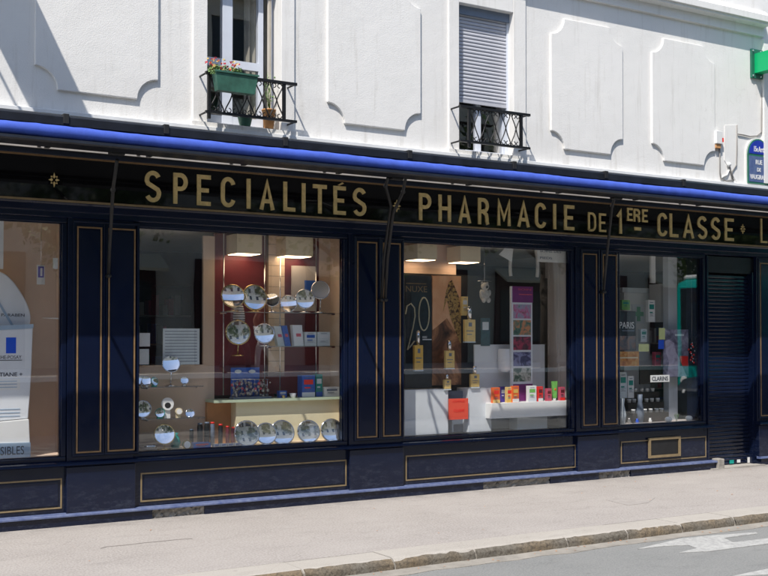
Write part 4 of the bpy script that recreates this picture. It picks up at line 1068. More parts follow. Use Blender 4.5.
flat('lower_card', 139.6, 349, 149, 364.5, .33, 'boxpale', 'lower grey card under the pale blue card', 'card')
# sleeve, trays and boxes
X, Z = P(240.5, 303, .30); x0, z0, x1, z1 = R(234.5, 305, 246, 323, .30)
one('striped_pouch', MB().lathe(((x0+x1)/2, .33, z0), [(.055, 0), (.058, .06), (.045, .15), (.03, .18), (.001, .185)], 18), stripes('stripe_cloth', (.75, .75, .74), (.05, .05, .06), 14, 2), 'black and white striped pouch behind the leftmost mirrors', 'pouch')
t = thing('ring_display', 'blue backed stand crowded with small silver trinkets on the plinth', 'display stand', (P(247, 395, .3)[0], .3, zp))
x0, z0, x1, z1 = R(231, 367.5, 259.5, 396, .40)
link('back_card', MB().box(x0, .40, zp, x1, .408, z1), 'boxblue', t)
x0b, x1b = P(233, 390, .3)[0], P(271, 390, .3)[0]
link('tray', MB().box(x0b, .28, zp, x1b, .39, zp+.02), 'slate', t)
m = MB(); m2 = MB(); m3 = MB()
for k in range(90):
    q = random.random(); c = (random.uniform(x0b+.01, x1b-.01), random.uniform(.29, .38), zp+.025+random.random()*.15*(1-.55*q*0))
    (m2 if k % 7 == 0 else m).ball(c, random.uniform(.008, .018), 7, 5)
for k in range(9):
    xx = x0b+.02+k*(x1b-x0b-.04)/8; m3.tube([(xx, .34, zp+.02), (xx, .34, zp+.19)], .003, 5)
m3.tube([(x0b, .34, zp+.19), (x1b, .34, zp+.185)], .005, 5)
link('trinkets', m, 'mirrorback', t); link('coloured_trinkets', m2, 'pink', t); link('rack', m3, 'chrome', t)
for (o_, uu, vv) in ((0, 238, 371.5), (1, 252, 371.5)):
    X, Z = P(uu, vv, .40); link('oval_mark', MB().disc((X, .399, Z), .035, .018, (0, -1, 0), .002), 'boxpale', t)
prod('blue_box', 302, 372, 315, 394, .30, 'boxblue', 'tall blue box with red mark on the plinth, left of two', 'box', .10, zp, 'red', 'paleblue')
prod('blue_box', 316, 371, 322.5, 393.5, .32, 'teal', 'narrow teal blue box on the plinth beside the tall blue box', 'box', .08, zp, 'boxpale', 'boxblue')
prod('white_box', 324.5, 384, 339.5, 393.5, .30, 'softwhite', 'low white box with dark line at the right end of the plinth', 'box', .10, zp, 'slate')
prod('blue_box', 279, 387, 287, 394, .33, 'boxblue', 'tiny blue box beside the trinket stand', 'box', .05, zp)
for (u, m_, lb) in ((283, 'brass', 'small golden cup on the plinth beside the trinket stand'), (292.5, 'softwhite', 'white cup standing on the plinth')):
    X, Z = P(u, 392, .28); r = .035 if m_ == 'softwhite' else .02
    one('cup', MB().lathe((X, .27, zp), [(r*.6, 0), (r, r*1.3), (r*.92, r*1.3), (r*.5, .006), (.001, .006)], 18), m_, lb, 'cup')
def leaning(u0, v0, u1, v1, y, m, label, shear, z):
    x0, z0, x1, z1 = R(u0, v0, u1, v1, y); h = z1-z0; z0 = z; z1 = z0+h
    t = thing('leaning_box', label, 'box', ((x0+x1)/2, y, z0))
    link('carton', MB().prism([(x0+shear, z0), (x1+shear, z0), (x1, z1), (x0, z1)], y, y+.06), m, t, bevel=.002)
    w_ = x1-x0; link('print', MB().prism([(x0+w_*.3+shear*.55, z0+h*.45), (x0+w_*.8+shear*.55, z0+h*.45), (x0+w_*.8+shear*.4, z0+h*.6), (x0+w_*.3+shear*.4, z0+h*.6)], y-.002, y+.001), 'pink', t)
leaning(273.5, 326, 281, 346, .32, 'boxpale', 'grey leaning box on the middle shelf', .05, zB)
leaning(281.5, 325.5, 287, 346, .30, 'boxblue', 'blue leaning box with red mark on the middle shelf', .045, zB)
leaning(292.5, 324.5, 302, 345.5, .30, 'paleblue', 'pale blue leaning box on the middle shelf', .02, zB)
prod('white_box', 305, 331, 316.5, 345, .29, 'boxpale', 'pale box with blue ornament on the middle shelf, left of two', 'box', .07, zB, 'boxblue')
prod('white_box', 317.5, 331, 330, 345, .29, 'boxpale', 'pale box with blue ornament on the middle shelf, right of two', 'box', .07, zB, 'paleblue')

lampbox(-52, 226, -22, 246, .26, 'unseen cream box lamp added to warm the far left window')  # lamp added out of view to brighten this window
lampbox(10, 221, 30, 226, .30, 'cream box lamp high in the far left window above the drop shaped cutout') if False else None
# ---- window with the perfume posters
Y2 = .60
back(400, 236, 456, 276, Y2-.02, 'wall_pink'); back(400, 276, 575, 445, Y2-.04, 'dark')
lampbox(417.5, 244.5, 437, 259.5, .26, 'cream box lamp at the top left of the perfume poster window')
lampbox(460.5, 246.5, 480.5, 262, .26, 'cream box lamp at the top of the perfume poster window, right of the other')
o = flat('dark_poster', 405, 275.5, 431.8, 388, .34, 'slate', 'dark poster with gold number twenty, left in the perfume window', 'poster', .012)
simple('posterdark', (.018, .03, .04), .35, var=.5, scale=9); o.data.materials[0] = M['posterdark']
words(o, 'NUXE', 405.8, 286, 427, 292, .34, 'goldline_pale'); sub(o, 'rule', 406, 283.2, 426, 284, .34, 'goldline_pale')
dg = MB()
def dpath(pts, r=.008): 
    dg.tube([(P(u, v, .335)[0], .335, P(u, v, .335)[1]) for u, v in pts], r, 6)
dpath([(405.5, 314), (407, 306), (411, 303.5), (414.5, 308), (415, 316), (413, 327), (410, 340), (407.5, 350), (410, 347), (414.5, 341)])
dpath([(424, 297)]+[(424+5.2*math.cos(t)-.0, 314+16.5*math.sin(t)) for t in [-math.pi/2+2*math.pi*k/22 for k in range(23)]])
simple('goldrope', (.62, .58, .42), .3, .4, var=.3, scale=60)
link('numeral', dg, 'goldrope', o)
words(o, 'HUILE', 422.5, 336, 427, 338.3, .34, 'paleblue'); sub(o, 'small_print', 422.5, 339, 432-.6, 340, .34, 'paleblue')
o = flat('figure_poster', 432.2, 275.5, 461.2, 385, .345, picture('skin_print', [(.03, .015, .01), (.16, .07, .035), (.55, .27, .13), (.68, .40, .22)], 2.6, 1.0), 'tan photographic poster of a jewelled figure beside the dark poster', 'poster', .012)
m = MB(); m4 = MB()
xa, za = P(452, 283, .34)
link('skin_area', MB().prism(poly([(432.5, 276), (461, 276), (460.5, 320), (455, 331), (447, 318), (440, 324), (432.6, 330)], .343), .343, .3455), picture('skin_tone', [(.78, .45, .26), (.70, .38, .21), (.84, .54, .34)], 3, .3), o)
link('hair_shape', MB().prism(poly([(449, 282), (452, 280), (459, 297), (460.8, 312), (461, 345), (455, 330), (450, 316), (447, 300), (443, 312), (446, 292)], .341), .341, .3432), picture('jewel_print', [(.02, .012, .01), (.08, .035, .02), (.55, .36, .12), (.05, .02, .012)], 26, .5), o)
def perfume(u, vt, vb, w2, y, m_, label, hang=True, capc='chrome'):
    X, Zt = P(u, vt, y); Zb = P(u, vb, y)[1]; h = Zt-Zb; w = w2*.0103
    t = thing('oil_bottle', label, 'bottle', (X, y, Zb), 'golden oil bottles')
    bh = h*.62
    link('body', MB().box(X-w, y, Zb, X+w, y+.04, Zb+bh), m_, t, bevel=.006)
    link('base', MB().box(X-w, y-.001, Zb-.012, X+w, y+.041, Zb-.0005), 'boxpale', t)
    link('neck', MB().lathe((X, y+.02, Zb+bh), [(w*.35, 0), (w*.3, h*.04)], 12), 'brass', t)
    link('cap', MB().lathe((X, y+.02, Zb+bh+h*.04), [(w*.4, 0), (w*.4, h*.32), (.001, h*.33)], 14), capc, t)
    link('label', MB().box(X-w*.3, y-.0015, Zb+bh*.68, X+w*.3, y+.0005, Zb+bh*.86).box(X-w*.75, y-.0015, Zb+bh*.46, X+w*.6, y+.0005, Zb+bh*.50).box(X-w*.6, y-.0015, Zb+bh*.30, X+w*.3, y+.0005, Zb+bh*.34), 'slate', t)
perfume(470.3, 306, 341.5, 6.8, .25, 'oil', 'golden oil bottle with silver cap, upper right of the figure poster')
perfume(450.3, 340, 368, 5.6, .24, 'oil', 'golden oil bottle before the lower edge of the figure poster')
perfume(419, 330, 370, 5.2, .24, 'yellow', 'pale golden bottle with tall silver cap before the dark poster')
perfume(475.5, 366, 387, 5.4, .22, 'oil', 'low golden oil bottle with red foot above the red price card')
perfume(448, 374, 389, 4, .22, 'oil', 'small golden bottle on the left pale plinth')
prod('gold_box', 462.3, 296.5, 468, 315.5, .30, 'oil', 'narrow gold carton at the right edge of the figure poster', 'box', .04)
#flat('dark_panel', 433, 388.5, 470, 389.3, .30, 'slate', 'thin dark strip along the plinth tops', 'strip', .05)
# pale panels and plinths
def slabthing(name, u0, v0, u1, v1, y, m, label, cat, th, floor=None):
    x0, z0, x1, z1 = R(u0, v0, u1, v1, y); z0 = floor if floor is not None else z0
    return one(name, MB().box(x0, y, z0, x1, y+th, z1), m, label, cat, bevel=.004)
slabthing('back_panel', 474.5, 344.5, 545, 437, .46, 'paleblue', 'wide pale blue panel standing behind the cartons', 'panel', .02, zf)
slabthing('pale_plinth', 404.5, 389.5, 448.3, 438, .24, 'paleblue', 'pale blue plinth at the left bottom of the perfume window', 'plinth', .22, zf)
slabthing('pale_plinth', 468.3, 388, 491.5, 437, .24, 'paleblue', 'tall pale plinth right of the red price card', 'plinth', .22, zf)
slabthing('dark_plinth', 448.5, 391, 468.1, 437, .34, 'slate', 'dark recessed plinth behind the red price card', 'plinth', .15, zf)
x0, z0, x1, z1 = R(491.7, 402, 571, 417, .13)
LS = thing('long_shelf', 'long white shelf block carrying the colourful cartons', 'shelf', ((x0+x1)/2, .22, zf))
link('block', MB().box(x0, .13, z0, x1, .38, z1), 'softwhite', LS, bevel=.003)
link('support', MB().box(P(515, 425, .3)[0], .26, zf, P(545, 425, .3)[0], .40, z0-.001), 'paleblue', LS)
zL = z1
o = flat('price_card', 448.8, 398.5, 468.2, 419.5, .21, 'pricered', 'bright red price card between the pale plinths', 'price card', .006)
words(o, '15,00€', 454, 409, 464.5, 412.5, .21, 'red', .02); words(o, 'OFFRE', 452.5, 400.5, 464.5, 402.5, .21, 'red')
# colourful cartons
ct_ = [(493, 500, 383, 398.5, 'orange', 'orange carton, leftmost on the long white shelf', .17, 'red', 'oil'), (500.8, 505.5, 378, 393.5, 'violet', 'slim violet carton standing behind the orange ones', .26, 'paleblue', 'violet'), (507, 512, 383, 398.5, 'oil', 'yellow orange carton left of the picture column', .17, 'red', 'yellow'),
       (512.6, 519, 385.5, 402, 'orange', 'orange red carton with white foot before the picture column', .15, 'yellow', 'softwhite'), (528.3, 536.5, 385.5, 401.5, 'softwhite', 'white carton with green mark right of the picture column', .15, 'leafgreen', 'paleblue'),
       (538.3, 543, 386, 401, 'red', 'red carton with white foot right of the white carton', .15, 'maroon', 'softwhite'), (547, 551.7, 384, 396.5, 'pink', 'dusty pink carton left of the green tube', .18, 'maroon', 'pink'), (560.2, 565, 382.5, 396, 'pink', 'dusty pink carton, rightmost on the long white shelf', .18, 'maroon', 'red')]
for u0, u1, v0, v1, mm, lb, yq, bd, cp_ in ct_: prod('carton', u0, v0, u1, v1, yq, mm, lb, 'carton', .04, zL, bd, cp_, 'colourful cartons on the long shelf')
x0, z0, x1, z1 = R(552, 376.5, 557.6, 391.5, .20); X = (x0+x1)/2
GT = thing('green_tube', 'green cosmetic tube standing on its cap between the pink cartons', 'tube', (X, .20, zL)); h = z1-z0
link('body', MB().add([(X-.018, .19, zL+.03), (X+.018, .19, zL+.03), (X+.018, .225, zL+.03), (X-.018, .225, zL+.03), (x0-.004, .206, zL+h+.05), (x1+.004, .206, zL+h+.05), (x1+.004, .210, zL+h+.05), (x0-.004, .210, zL+h+.05)],
     [(0,3,2,1),(4,5,6,7),(0,1,5,4),(1,2,6,5),(2,3,7,6),(3,0,4,7)]), 'leafgreen', GT)
link('cap', MB().lathe((X, .208, zL), [(.017, 0), (.017, .03), (.001, .0301)], 14), 'softwhite', GT)
link('mark', MB().ball((X+.005, .196, zL+h*.75), .014, 8, 6, (1, .4, 1)), 'orange', GT)
# picture column
x0, z0, x1, z1 = R(512, 286.5, 533, 402, .26)
PC = thing('picture_column', 'white column of four small pictures with purple header and foot', 'display stand', ((x0+x1)/2, .26, zL))
link('post', MB().box(x0, .27, zL, x1, .30, z1), 'paleblue', PC)
sub(PC, 'header', 512.3, 286.5, 532.8, 302.5, .27, 'purple'); words(PC, 'SOIN', 518, 288.5, 531, 290.5, .267, 'pink'); sub(PC, 'small_print', 519, 294, 532, 295, .267, 'pink', .001)
sub(PC, 'foot_panel', 513, 384, 532.5, 401, .27, 'purple')
pcs = [((.16, .22, .12), (.35, .40, .55), (.62, .16, .34), (.10, .12, .10)), ((.05, .09, .08), (.10, .22, .17), (.75, .30, .14), (.12, .18, .14)), ((.05, .03, .04), (.09, .04, .06), (.45, .06, .12), (.06, .05, .06)), ((.10, .12, .22), (.05, .05, .12), (.30, .32, .52), (.08, .10, .20)), ((.03, .07, .05), (.06, .12, .09), (.55, .55, .50), (.03, .04, .04))]
for i, (va, vb) in enumerate(((304.5, 318.5), (320.2, 335), (336.6, 350), (352, 366), (368, 381.5))):
    sub(PC, 'picture', 513.3, va, 530.8, vb, .27, picture('flower_print', list(pcs[i]), 11, .8))
# bear on a wire
X, Z = P(484.5, 293, .30); s = .0105
X, Z = P(484.5, 291, .30)
BE = thing('hanging_bear', 'grey teddy bear figure hanging from a wire in the perfume window', 'toy bear', (X, .30, P(484, 304, .30)[1]))
m = MB().ball((X, .30, Z-.045), .060, 14, 10, (1, .7, 1.15)).ball((X, .29, Z+.05), .048, 14, 10, (1, .8, .9))
for s_ in (-1, 1):
    m.ball((X+s_*.034, .295, Z+.085), .016, 10, 6, (1, .6, 1)).ball((X+s_*.055, .285, Z-.02), .020, 10, 7, (.9, 1, 1.8)).ball((X+s_*.032, .27, Z-.10), .024, 10, 7, (1, 1.1, 1.3))
link('body', m, 'bear', BE)
link('muzzle', MB().ball((X, .255, Z+.042), .016, 10, 6).ball((X-.014, .262, Z+.062), .004, 6, 4).ball((X+.014, .262, Z+.062), .004, 6, 4), 'dark', BE)
link('wire', MB().tube([(X, .30, Z+.088), (X, .30, 2.61)], .002, 5).tube([(X-.09, .30, Z+.105), (X, .30, Z+.115), (X+.09, .30, Z+.105)], .003, 5), 'chrome', BE)
# folded card at the top
X, Z = P(507, 253.5, .32)
one('folded_card', MB().prism(poly([(499, 254.5), (506, 247), (513.5, 246), (512, 262), (506, 258.5)], .32), .32, .325), 'softwhite', 'white folded angular card near the top of the perfume window', 'card')
o = flat('small_sign', 537.5, 247.5, 569.5, 262.5, .14, 'softwhite', 'small white two-line sign at the top right of the perfume window', 'sign', .005)
words(o, 'SOINS DES', 540, 250.2, 561, 252.6, .14, 'slate'); words(o, 'PIEDS', 540, 256.8, 552, 259.2, .14, 'slate')
pn = struct('display_side_panelling', MB().frame(0, 0, .001, .001, .0004, 0, .001), 'wall_grey'); bpy.data.objects.remove(pn)
# side wall mouldings
b2 = bays[2][1]
m = MB()
for z0_, z1_ in ((.62, 1.30), (1.38, 2.48)):
    for ya, yb in ((.17, .34), (.38, .55)):
        m.box(b2+.09, ya, z0_, b2+.099, ya+.012, z1_).box(b2+.09, yb-.012, z0_, b2+.099, yb, z1_).box(b2+.09, ya+.0121, z0_, b2+.099, yb-.0121, z0_+.012).box(b2+.09, ya+.0121, z1_-.012, b2+.099, yb-.0121, z1_)
struct('display_side_moulding', m, 'wall_grey')
# arched dark mirror
cx_, cz_ = P(524, 262, .5)
one('arched_mirror', MB().tube([(cx_+.20*math.cos(t), .5, cz_-.05+.38*math.sin(t)) for t in [-math.pi*.1+math.pi*1.2*k/24 for k in range(25)]], .02, 8), 'boxcable', 'pale arched mirror frame behind the picture column', 'mirror')

# ---- right-hand window, seen into the shop
o = flat('city_poster', 618.5, 311, 635.8, 350.5, .25, 'posterdark', 'dark poster with white city name and a face at the left of the right window', 'poster', .01)
words(o, 'PARIS', 619.5, 322, 634, 328.5, .25, 'softwhite'); sub(o, 'portrait', 618.8, 336, 635.5, 350, .25, picture('portrait_print', [(.03, .03, .04), (.15, .17, .20), (.30, .18, .14), (.45, .48, .52)], 9, .7))
sub(o, 'small_print', 622, 330.2, 634, 331.2, .25, 'slate')
o = flat('orange_pack', 618.5, 351.5, 639, 366, .22, picture('orange_print', [(.30, .08, .02), (.62, .28, .08), (.70, .50, .22)], 14, .5), 'orange and tan pack under the city poster', 'box', .08)
sub(o, 'stripe', 619, 357, 638, 358.5, .22, 'cream')
flat('note', 638.7, 344, 649, 351.5, .20, 'yellow', 'pale yellow note beside the city poster', 'note', .003)
M['noteyellow'] = mat('noteyellow', (.72, .78, .35), .7); bpy.data.objects['note'].data.materials[0] = M['noteyellow']
o = flat('photo_poster', 663.5, 329.5, 688.5, 377, .28, picture('grey_print', [(.05, .05, .08), (.14, .13, .20), (.32, .30, .42), (.55, .56, .66)], 6, 1.0), 'grey violet photographic poster hanging in the right window', 'poster', .01)
link('figure_shape', MB().prism(poly([(665, 341), (669, 339.5), (674, 343), (676, 352), (680, 360), (684, 370), (687, 376.5), (667, 376.5), (669, 362), (666, 352)], .279), .278, .2803), picture('dress_print', [(.30, .26, .36), (.55, .52, .66), (.42, .38, .50)], 7, .5), o)
sub(o, 'red_print', 680, 356, 688, 366, .28, 'red', .002); sub(o, 'caption', 675, 334, 684, 336, .28, 'paleblue', .002)
flat('green_label', 659, 328, 665, 339.5, .24, 'noteyellow', 'lime green label at the left of the grey photographic poster', 'label', .004)
flat('blue_label', 658.5, 340, 664, 349, .24, 'logoblue', 'bright blue label under the lime green one', 'label', .004)
o = flat('white_tag', 650.5, 375, 669.5, 382, .16, 'softwhite', 'white lettered tag low in the right window', 'tag', .003); words(o, 'CLARINS', 652, 376.5, 668, 380.8, .16, 'textink', .02)
flat('grey_post', 668.5, 250, 677.3, 420, .44, 'paleblue', 'pale grey vertical post inside the right window', 'post', .09)
flat('dark_board', 640, 366, 661, 384, .42, 'darkwood', 'dark wooden board behind the white tag', 'board', .02)
# counter and cross poster deeper in the room
yc = .95
x0, z0, x1, z1 = R(624, 293, 650, 327, yc)
CT = thing('shop_counter', 'white shop counter unit with green cross seen through the right window', 'counter', ((x0+x1)/2, yc, .02))
link('cabinet', MB().box(x0, yc, .02, x1, yc+.4, z1), 'softwhite', CT)
link('worktop', MB().box(x0-.1, yc-.08, z1+.001, x1+.3, yc+.55, z1+.06), 'boxpale', CT)
xa, za, xb, zb_ = R(632.5, 306, 643, 322, yc)
link('cross_panel', MB().box(xa-.02, yc-.012, za-.02, xb+.02, yc-.001, zb_+.02), 'paleblue', CT)
cxx, czz = (xa+xb)/2, (za+zb_)/2; hw_ = (xb-xa)/2
link('green_cross', MB().box(cxx-hw_*.9, yc-.02, czz-hw_*.3, cxx+hw_*.9, yc-.013, czz+hw_*.3).box(cxx-hw_*.3, yc-.02, czz+hw_*.301, cxx+hw_*.3, yc-.013, czz+hw_).box(cxx-hw_*.3, yc-.02, czz-hw_, cxx+hw_*.3, yc-.013, czz-hw_*.301), 'signgreen', CT)
flat('white_pillar', 660.7, 284, 668, 322, .60, 'softwhite', 'short white pillar block with two black marks', 'display block', .2)
flat('white_strip', 651.3, 252.5, 655.5, 283, .5, 'softwhite', 'narrow white vertical strip near the top of the right window', 'strip', .03)
X, Z = P(692, 355, .22)
t = thing('hanging_ornament', 'red and silver beaded ornament hanging at the right of the grey poster', 'ornament', (X, .22, P(692, 366, .22)[1]))
m = MB(); m2 = MB(); zz0 = P(692, 343, .22)[1]
for k in range(16):
    (m if k % 2 else m2).ball((X+random.gauss(0, .018), .22+random.gauss(0, .01), zz0-.016*k), .012, 8, 6)
link('red_bead', m, 'red', t); link('silver_bead', m2, 'chrome', t); link('thread', MB().tube([(X, .22, zz0), (X, .22, 2.6)], .0015, 5), 'chrome', t)
for u, lb in ((668.5, 'white rounded pebble left of the green leaf ornament'), (689, 'white rounded pebble right of the green leaf ornament')):
    X, Z = P(u, 416, .20); one('white_pebble', MB().ball((X, .20, ZG0-.012+.032), .05, 14, 8, (1, .8, .65)), 'softwhite', lb, 'ornament', 'white pebbles')
X, Z = P(676.5, 412, .18)
m = MB()
for k in range(7):
    a = -.9+.3*k; m.add([(X, .18, ZG0-.012), (X+.05*math.sin(a)-.012, .17, ZG0+.07), (X+.09*math.sin(a), .16+.02*math.cos(a*3), ZG0+.10*math.cos(a*.7)), (X+.05*math.sin(a)+.012, .185, ZG0+.07)], [(0, 1, 2, 3)])
one('leaf_ornament', m, 'leafgreen', 'pale green leaf ornament on the floor of the right window', 'ornament')
for i, (u, v, h, c, lb) in enumerate(((622, 405, .30, 'boxpale', 'grey glass vase at the left of the right window'), (640, 408, .34, 'slate', 'tall slate vase near the left of the right window'), (637, 418, .05, 'logoblue', 'tiny blue pot on the floor of the right window'), (650, 417, .05, 'softwhite', 'tiny white pot on the floor of the right window'), (629, 418, .06, 'mirrorback', 'small grey jar on the floor of the right window'))):
    X, Z = P(u, v, .3); r = .05 if h > .2 else .025
    one('vase', MB().lathe((X, .30, ZG0-.012), [(r*.7, 0), (r, h*.35), (r*.5, h*.75), (r*.65, h), (r*.5, h), (.001, h*.8)], 16), c, lb, 'vase')
X, Z = P(504, 358, .40)
one('pale_canister', MB().lathe((X, .38, P(504, 372, .38)[1]), [(.03, 0), (.075, .02), (.08, .12), (.078, .25), (.07, .26), (.001, .26)], 22), 'tube', 'rounded pale blue grey canister before the pale panel, left of the picture column', 'canister')
o = flat('teal_card', 481, 318, 490, 346, .45, 'tealdark', 'dark teal card hanging behind the bear in the perfume window', 'card')
sub(o, 'print', 482.5, 322, 488.5, 330, .45, 'boxpale')
X0, Z0 = P(640, 400, .36)
DT = thing('tiered_stand', 'dark tiered stand with small packs, low in the right window', 'display stand', (X0, .36, ZG0-.012))
for k in range(3): link('tier', MB().box(X0-.17, .30+.08*k, ZG0-.012, X0+.42, .379+.08*k, ZG0+.10+.12*k), 'darkwood', DT)
for k in range(3):
    for j in range(6):
        xx = X0-.13+.095*j+random.uniform(-.01, .01)
        one('small_tub', MB().lathe((xx, .34+.08*k, ZG0+.101+.12*k), [(.022, 0), (.024, .03), (.026, .031), (.026, .045), (.001, .046)], 14), ['softwhite', 'boxpale', 'leafgreen'][(j*2+k) % 3] if False else 'softwhite', 'small white lidded tub on the dark tiered stand in the right window', 'tub', 'small white tubs on the tiered stand')
for i, (u0, u1, v0, v1, c, lb) in enumerate(((619.5, 627, 372, 398, 'boxpale', 'tall grey carton at the left of the right window under the orange pack'), (628, 634, 376, 398, 'softwhite', 'white carton under the orange pack, right of the grey one'), (655, 661, 352, 366, 'pink', 'pink pack left of the grey photographic poster'), (641, 647, 329, 342, 'boxpale', 'pale pack above the pale yellow note'), (648.5, 655, 300, 322, 'softwhite', 'white upright pack on the counter'), (622, 630, 300, 310, 'leafgreen', 'green pack beside the counter top'))):
    prod('carton', u0, v0, u1, v1, .42, c, lb, 'carton', .05, None, 'teal')
# shop furniture in the dark room
def rack(x, y, w, lb):
    t = thing('shelf_unit', lb, 'shelf unit', (x, y, .02))
    link('carcass', MB().frame(x-w/2, .02, x+w/2, 2.3, .03, y, y+.35).box(x-w/2+.03, y+.33, .05, x+w/2-.03, y+.35, 2.27), 'darkwood', t)
    m = MB()
    for k in range(1, 6): m.box(x-w/2+.031, y+.02, .02+k*.37, x+w/2-.031, y+.329, .04+k*.37)
    link('shelf', m, 'wall_grey', t)
    cols = ['boxpale', 'teal', 'softwhite', 'boxblue', 'pink']
    ms = [MB() for _ in cols]
    for k in range(6):
        xx = x-w/2+.05
        while xx < x+w/2-.12:
            ww = random.uniform(.04, .09); hh = random.uniform(.10, .26); zb2 = .0405+k*.37 if k else .051
            ms[random.randrange(5)].box(xx, y+.05, zb2, xx+ww*.9, y+.2, zb2+hh); xx += ww+random.choice([.004, .01, .05])
    for c, m in zip(cols, ms): link('stock', m, c, t)
rack(-1.2, 4.2, 1.6, 'dark shelf unit stocked with packs deep in the shop behind the mirror window')
rack(1.2, 4.4, 1.6, 'dark shelf unit stocked with packs at the middle of the back wall')
rack(7.2, 3.6, 2.0, 'dark shelf unit stocked with packs behind the right window')
rack(10.0-1.0, 4.3, 1.2, 'narrow dark shelf unit at the far right of the shop')

# ================================================================== ACROSS THE STREET (seen in the reflections)
OB = thing('opposite_building', 'pale stone apartment block with dark red shop fronts across the street', 'building', (8, -17.8, .85))
link('wall', MB().box(-30, -24, .85, 46, -17.8, 12.3), 'stone', OB)
for i in range(22):
    x = -27+i*3.3
    sf = link('shop_window_front', MB().box(x-1.1, -17.8, .86, x+1.1, -17.70, 3.7), 'opp_red', OB)
    link('pane', MB().box(x-.95, -17.7, 1.5, x+.95, -17.68, 3.1), 'posterdark', sf)
    if i % 2: link('shop_blind', MB().profile([(-17.69, 3.72), (-17.69, 3.80), (-17.0, 3.40), (-17.0, 3.32)], x-1.2, x+1.2), 'cream', sf)
k = 0
for fl_ in range(2):
    for i in range(22):
        x = -27+i*3.3; z = 5.2+fl_*3.2
        wd = link('window', MB().frame(x-.7, z, x+.7, z+2.1, .12, -17.79, -17.68), 'stone', OB)
        link('pane', MB().box(x-.58, -17.79, z+.12, x+.58, -17.76, z+1.98), 'posterdark', wd)
for fl_ in range(3): link('string_course', MB().box(-30, -17.8, 4.5+fl_*3.2, 46, -17.6, 4.7+fl_*3.2), 'stone', OB)
def tree_mesh(seed):
    random.seed(seed); tr = MB(); lf = MB(); lf2 = MB(); tips = []
    tr.tube([(0, 0, 0), (.04, .03, 1.4), (-.03, .05, 2.8), (.05, 0, 4.2), (.1, .05, 5.8)], [.20, .16, .14, .10, .05], 10)
    for k in range(13):
        a = random.uniform(0, 6.28); z = random.uniform(2.2, 5.2); L = random.uniform(1.2, 2.3)
        p0 = Vector((0, 0, z)); p1 = p0+Vector((math.cos(a)*L*.5, math.sin(a)*L*.5, L*.35)); p2 = p0+Vector((math.cos(a)*L, math.sin(a)*L, L*.6+random.uniform(-.1, .5)))
        tr.tube([p0, p1, p2], [.07, .045, .015], 6); tips += [p1, p2, (p1+p2)/2]
    tips.append(Vector((.1, 0, 6.2)))
    for c in tips:
        for _ in range(5):
            cc = c+Vector([random.gauss(0, .38) for _ in range(3)]); R_ = random.uniform(.22, .5)
            for _ in range(24):
                d = Vector([random.gauss(0, 1) for _ in range(3)]).normalized()*R_*random.random()**.4; q = cc+d; s = random.uniform(.05, .11)
                nn = Vector([random.gauss(0, 1) for _ in range(3)]).normalized(); a_ = nn.orthogonal().normalized()*s; b_ = nn.cross(a_)*.7
                (lf if random.random() < .6 else lf2).add([q-a_, q-b_, q+a_, q+b_], [(0, 1, 2, 3)])
    return tr, lf, lf2
tr, lf, lf2 = tree_mesh(3)
T0 = thing('street_tree', 'broad leafy street tree across the road, nearest to the mirror window', 'tree', (0, 0, 0), 'street trees across the road')
parts = [link('trunk', tr, 'bark', T0), link('crown', lf, 'leaf', T0), link('crown_leaves', lf2, 'leaf2', T0)]
spots = [(.5, -11.4, 0, .85, None), (6.3, -11.6, 1.3, .95, 'leafy street tree across the road, second along'), (11.6, -11.3, 2.6, 1.1, 'leafy street tree across the road, behind the bus'), (17.5, -11.5, 4.1, 1.0, 'leafy street tree across the road, fourth along'), (-4.6, -11.5, 5.0, 1.0, 'leafy street tree across the road, opposite the left window'), (24, -11.5, .7, 1.1, 'leafy street tree across the road, furthest away')]
for i, (x, y, a, s, lb) in enumerate(spots):
    t = T0
    if i:
        t = T0.copy(); COL.objects.link(t)
        for p in parts: c = p.copy(); COL.objects.link(c); c.parent = t
        t['label'] = lb
    t.location = (x, y, .85); t.rotation_euler = (0, 0, a); t.scale = (s, s, s)
random.seed(11)
# bus
bx, by0, by1, bz = 12.0, -7.55, -5.05, -KH
BU = thing('city_bus', 'teal and white city bus waiting in the road opposite', 'bus', (bx+5.5, (by0+by1)/2, bz))
link('body', MB().box(bx, by0, bz+.35, bx+11, by1, bz+2.95), 'teal_paint' if 'teal_paint' in M else mat('teal_paint', (.0, .42, .36), .25, var=.03), BU, bevel=.18)
link('roof', MB().box(bx+.15, by0+.15, bz+2.951, bx+10.85, by1-.15, bz+3.05), 'softwhite', BU, bevel=.04)
link('windscreen', MB().box(bx-.02, by0+.22, bz+1.1, bx+.01, by1-.22, bz+2.75), 'posterdark', BU, bevel=.008)
link('destination_display', MB().box(bx-.03, by0+.5, bz+2.45, bx-.019, by1-.9, bz+2.65), 'dark', BU)
for k in range(6): link('side_window', MB().box(bx+.5+k*1.75, by1-.01, bz+1.2, bx+2.1+k*1.75, by1+.02, bz+2.5), 'posterdark', BU)
for x in (bx+2.2, bx+8.2):
    for y in (by0+.05, by1-.28): 
        wh = link('wheel', MB().tube([(x, y, bz+.48), (x, y+.26, bz+.48)], .48, 20), 'rubber', BU)
        link('rim', MB().tube([(x, y-.01, bz+.48), (x, y+.27, bz+.48)], .24, 14), 'chrome', wh)
for y in (by0+.3, by1-.3): link('headlight', MB().ball((bx-.02, y, bz+.75), .11, 12, 8, (.4, 1, 1)), 'softwhite', BU)

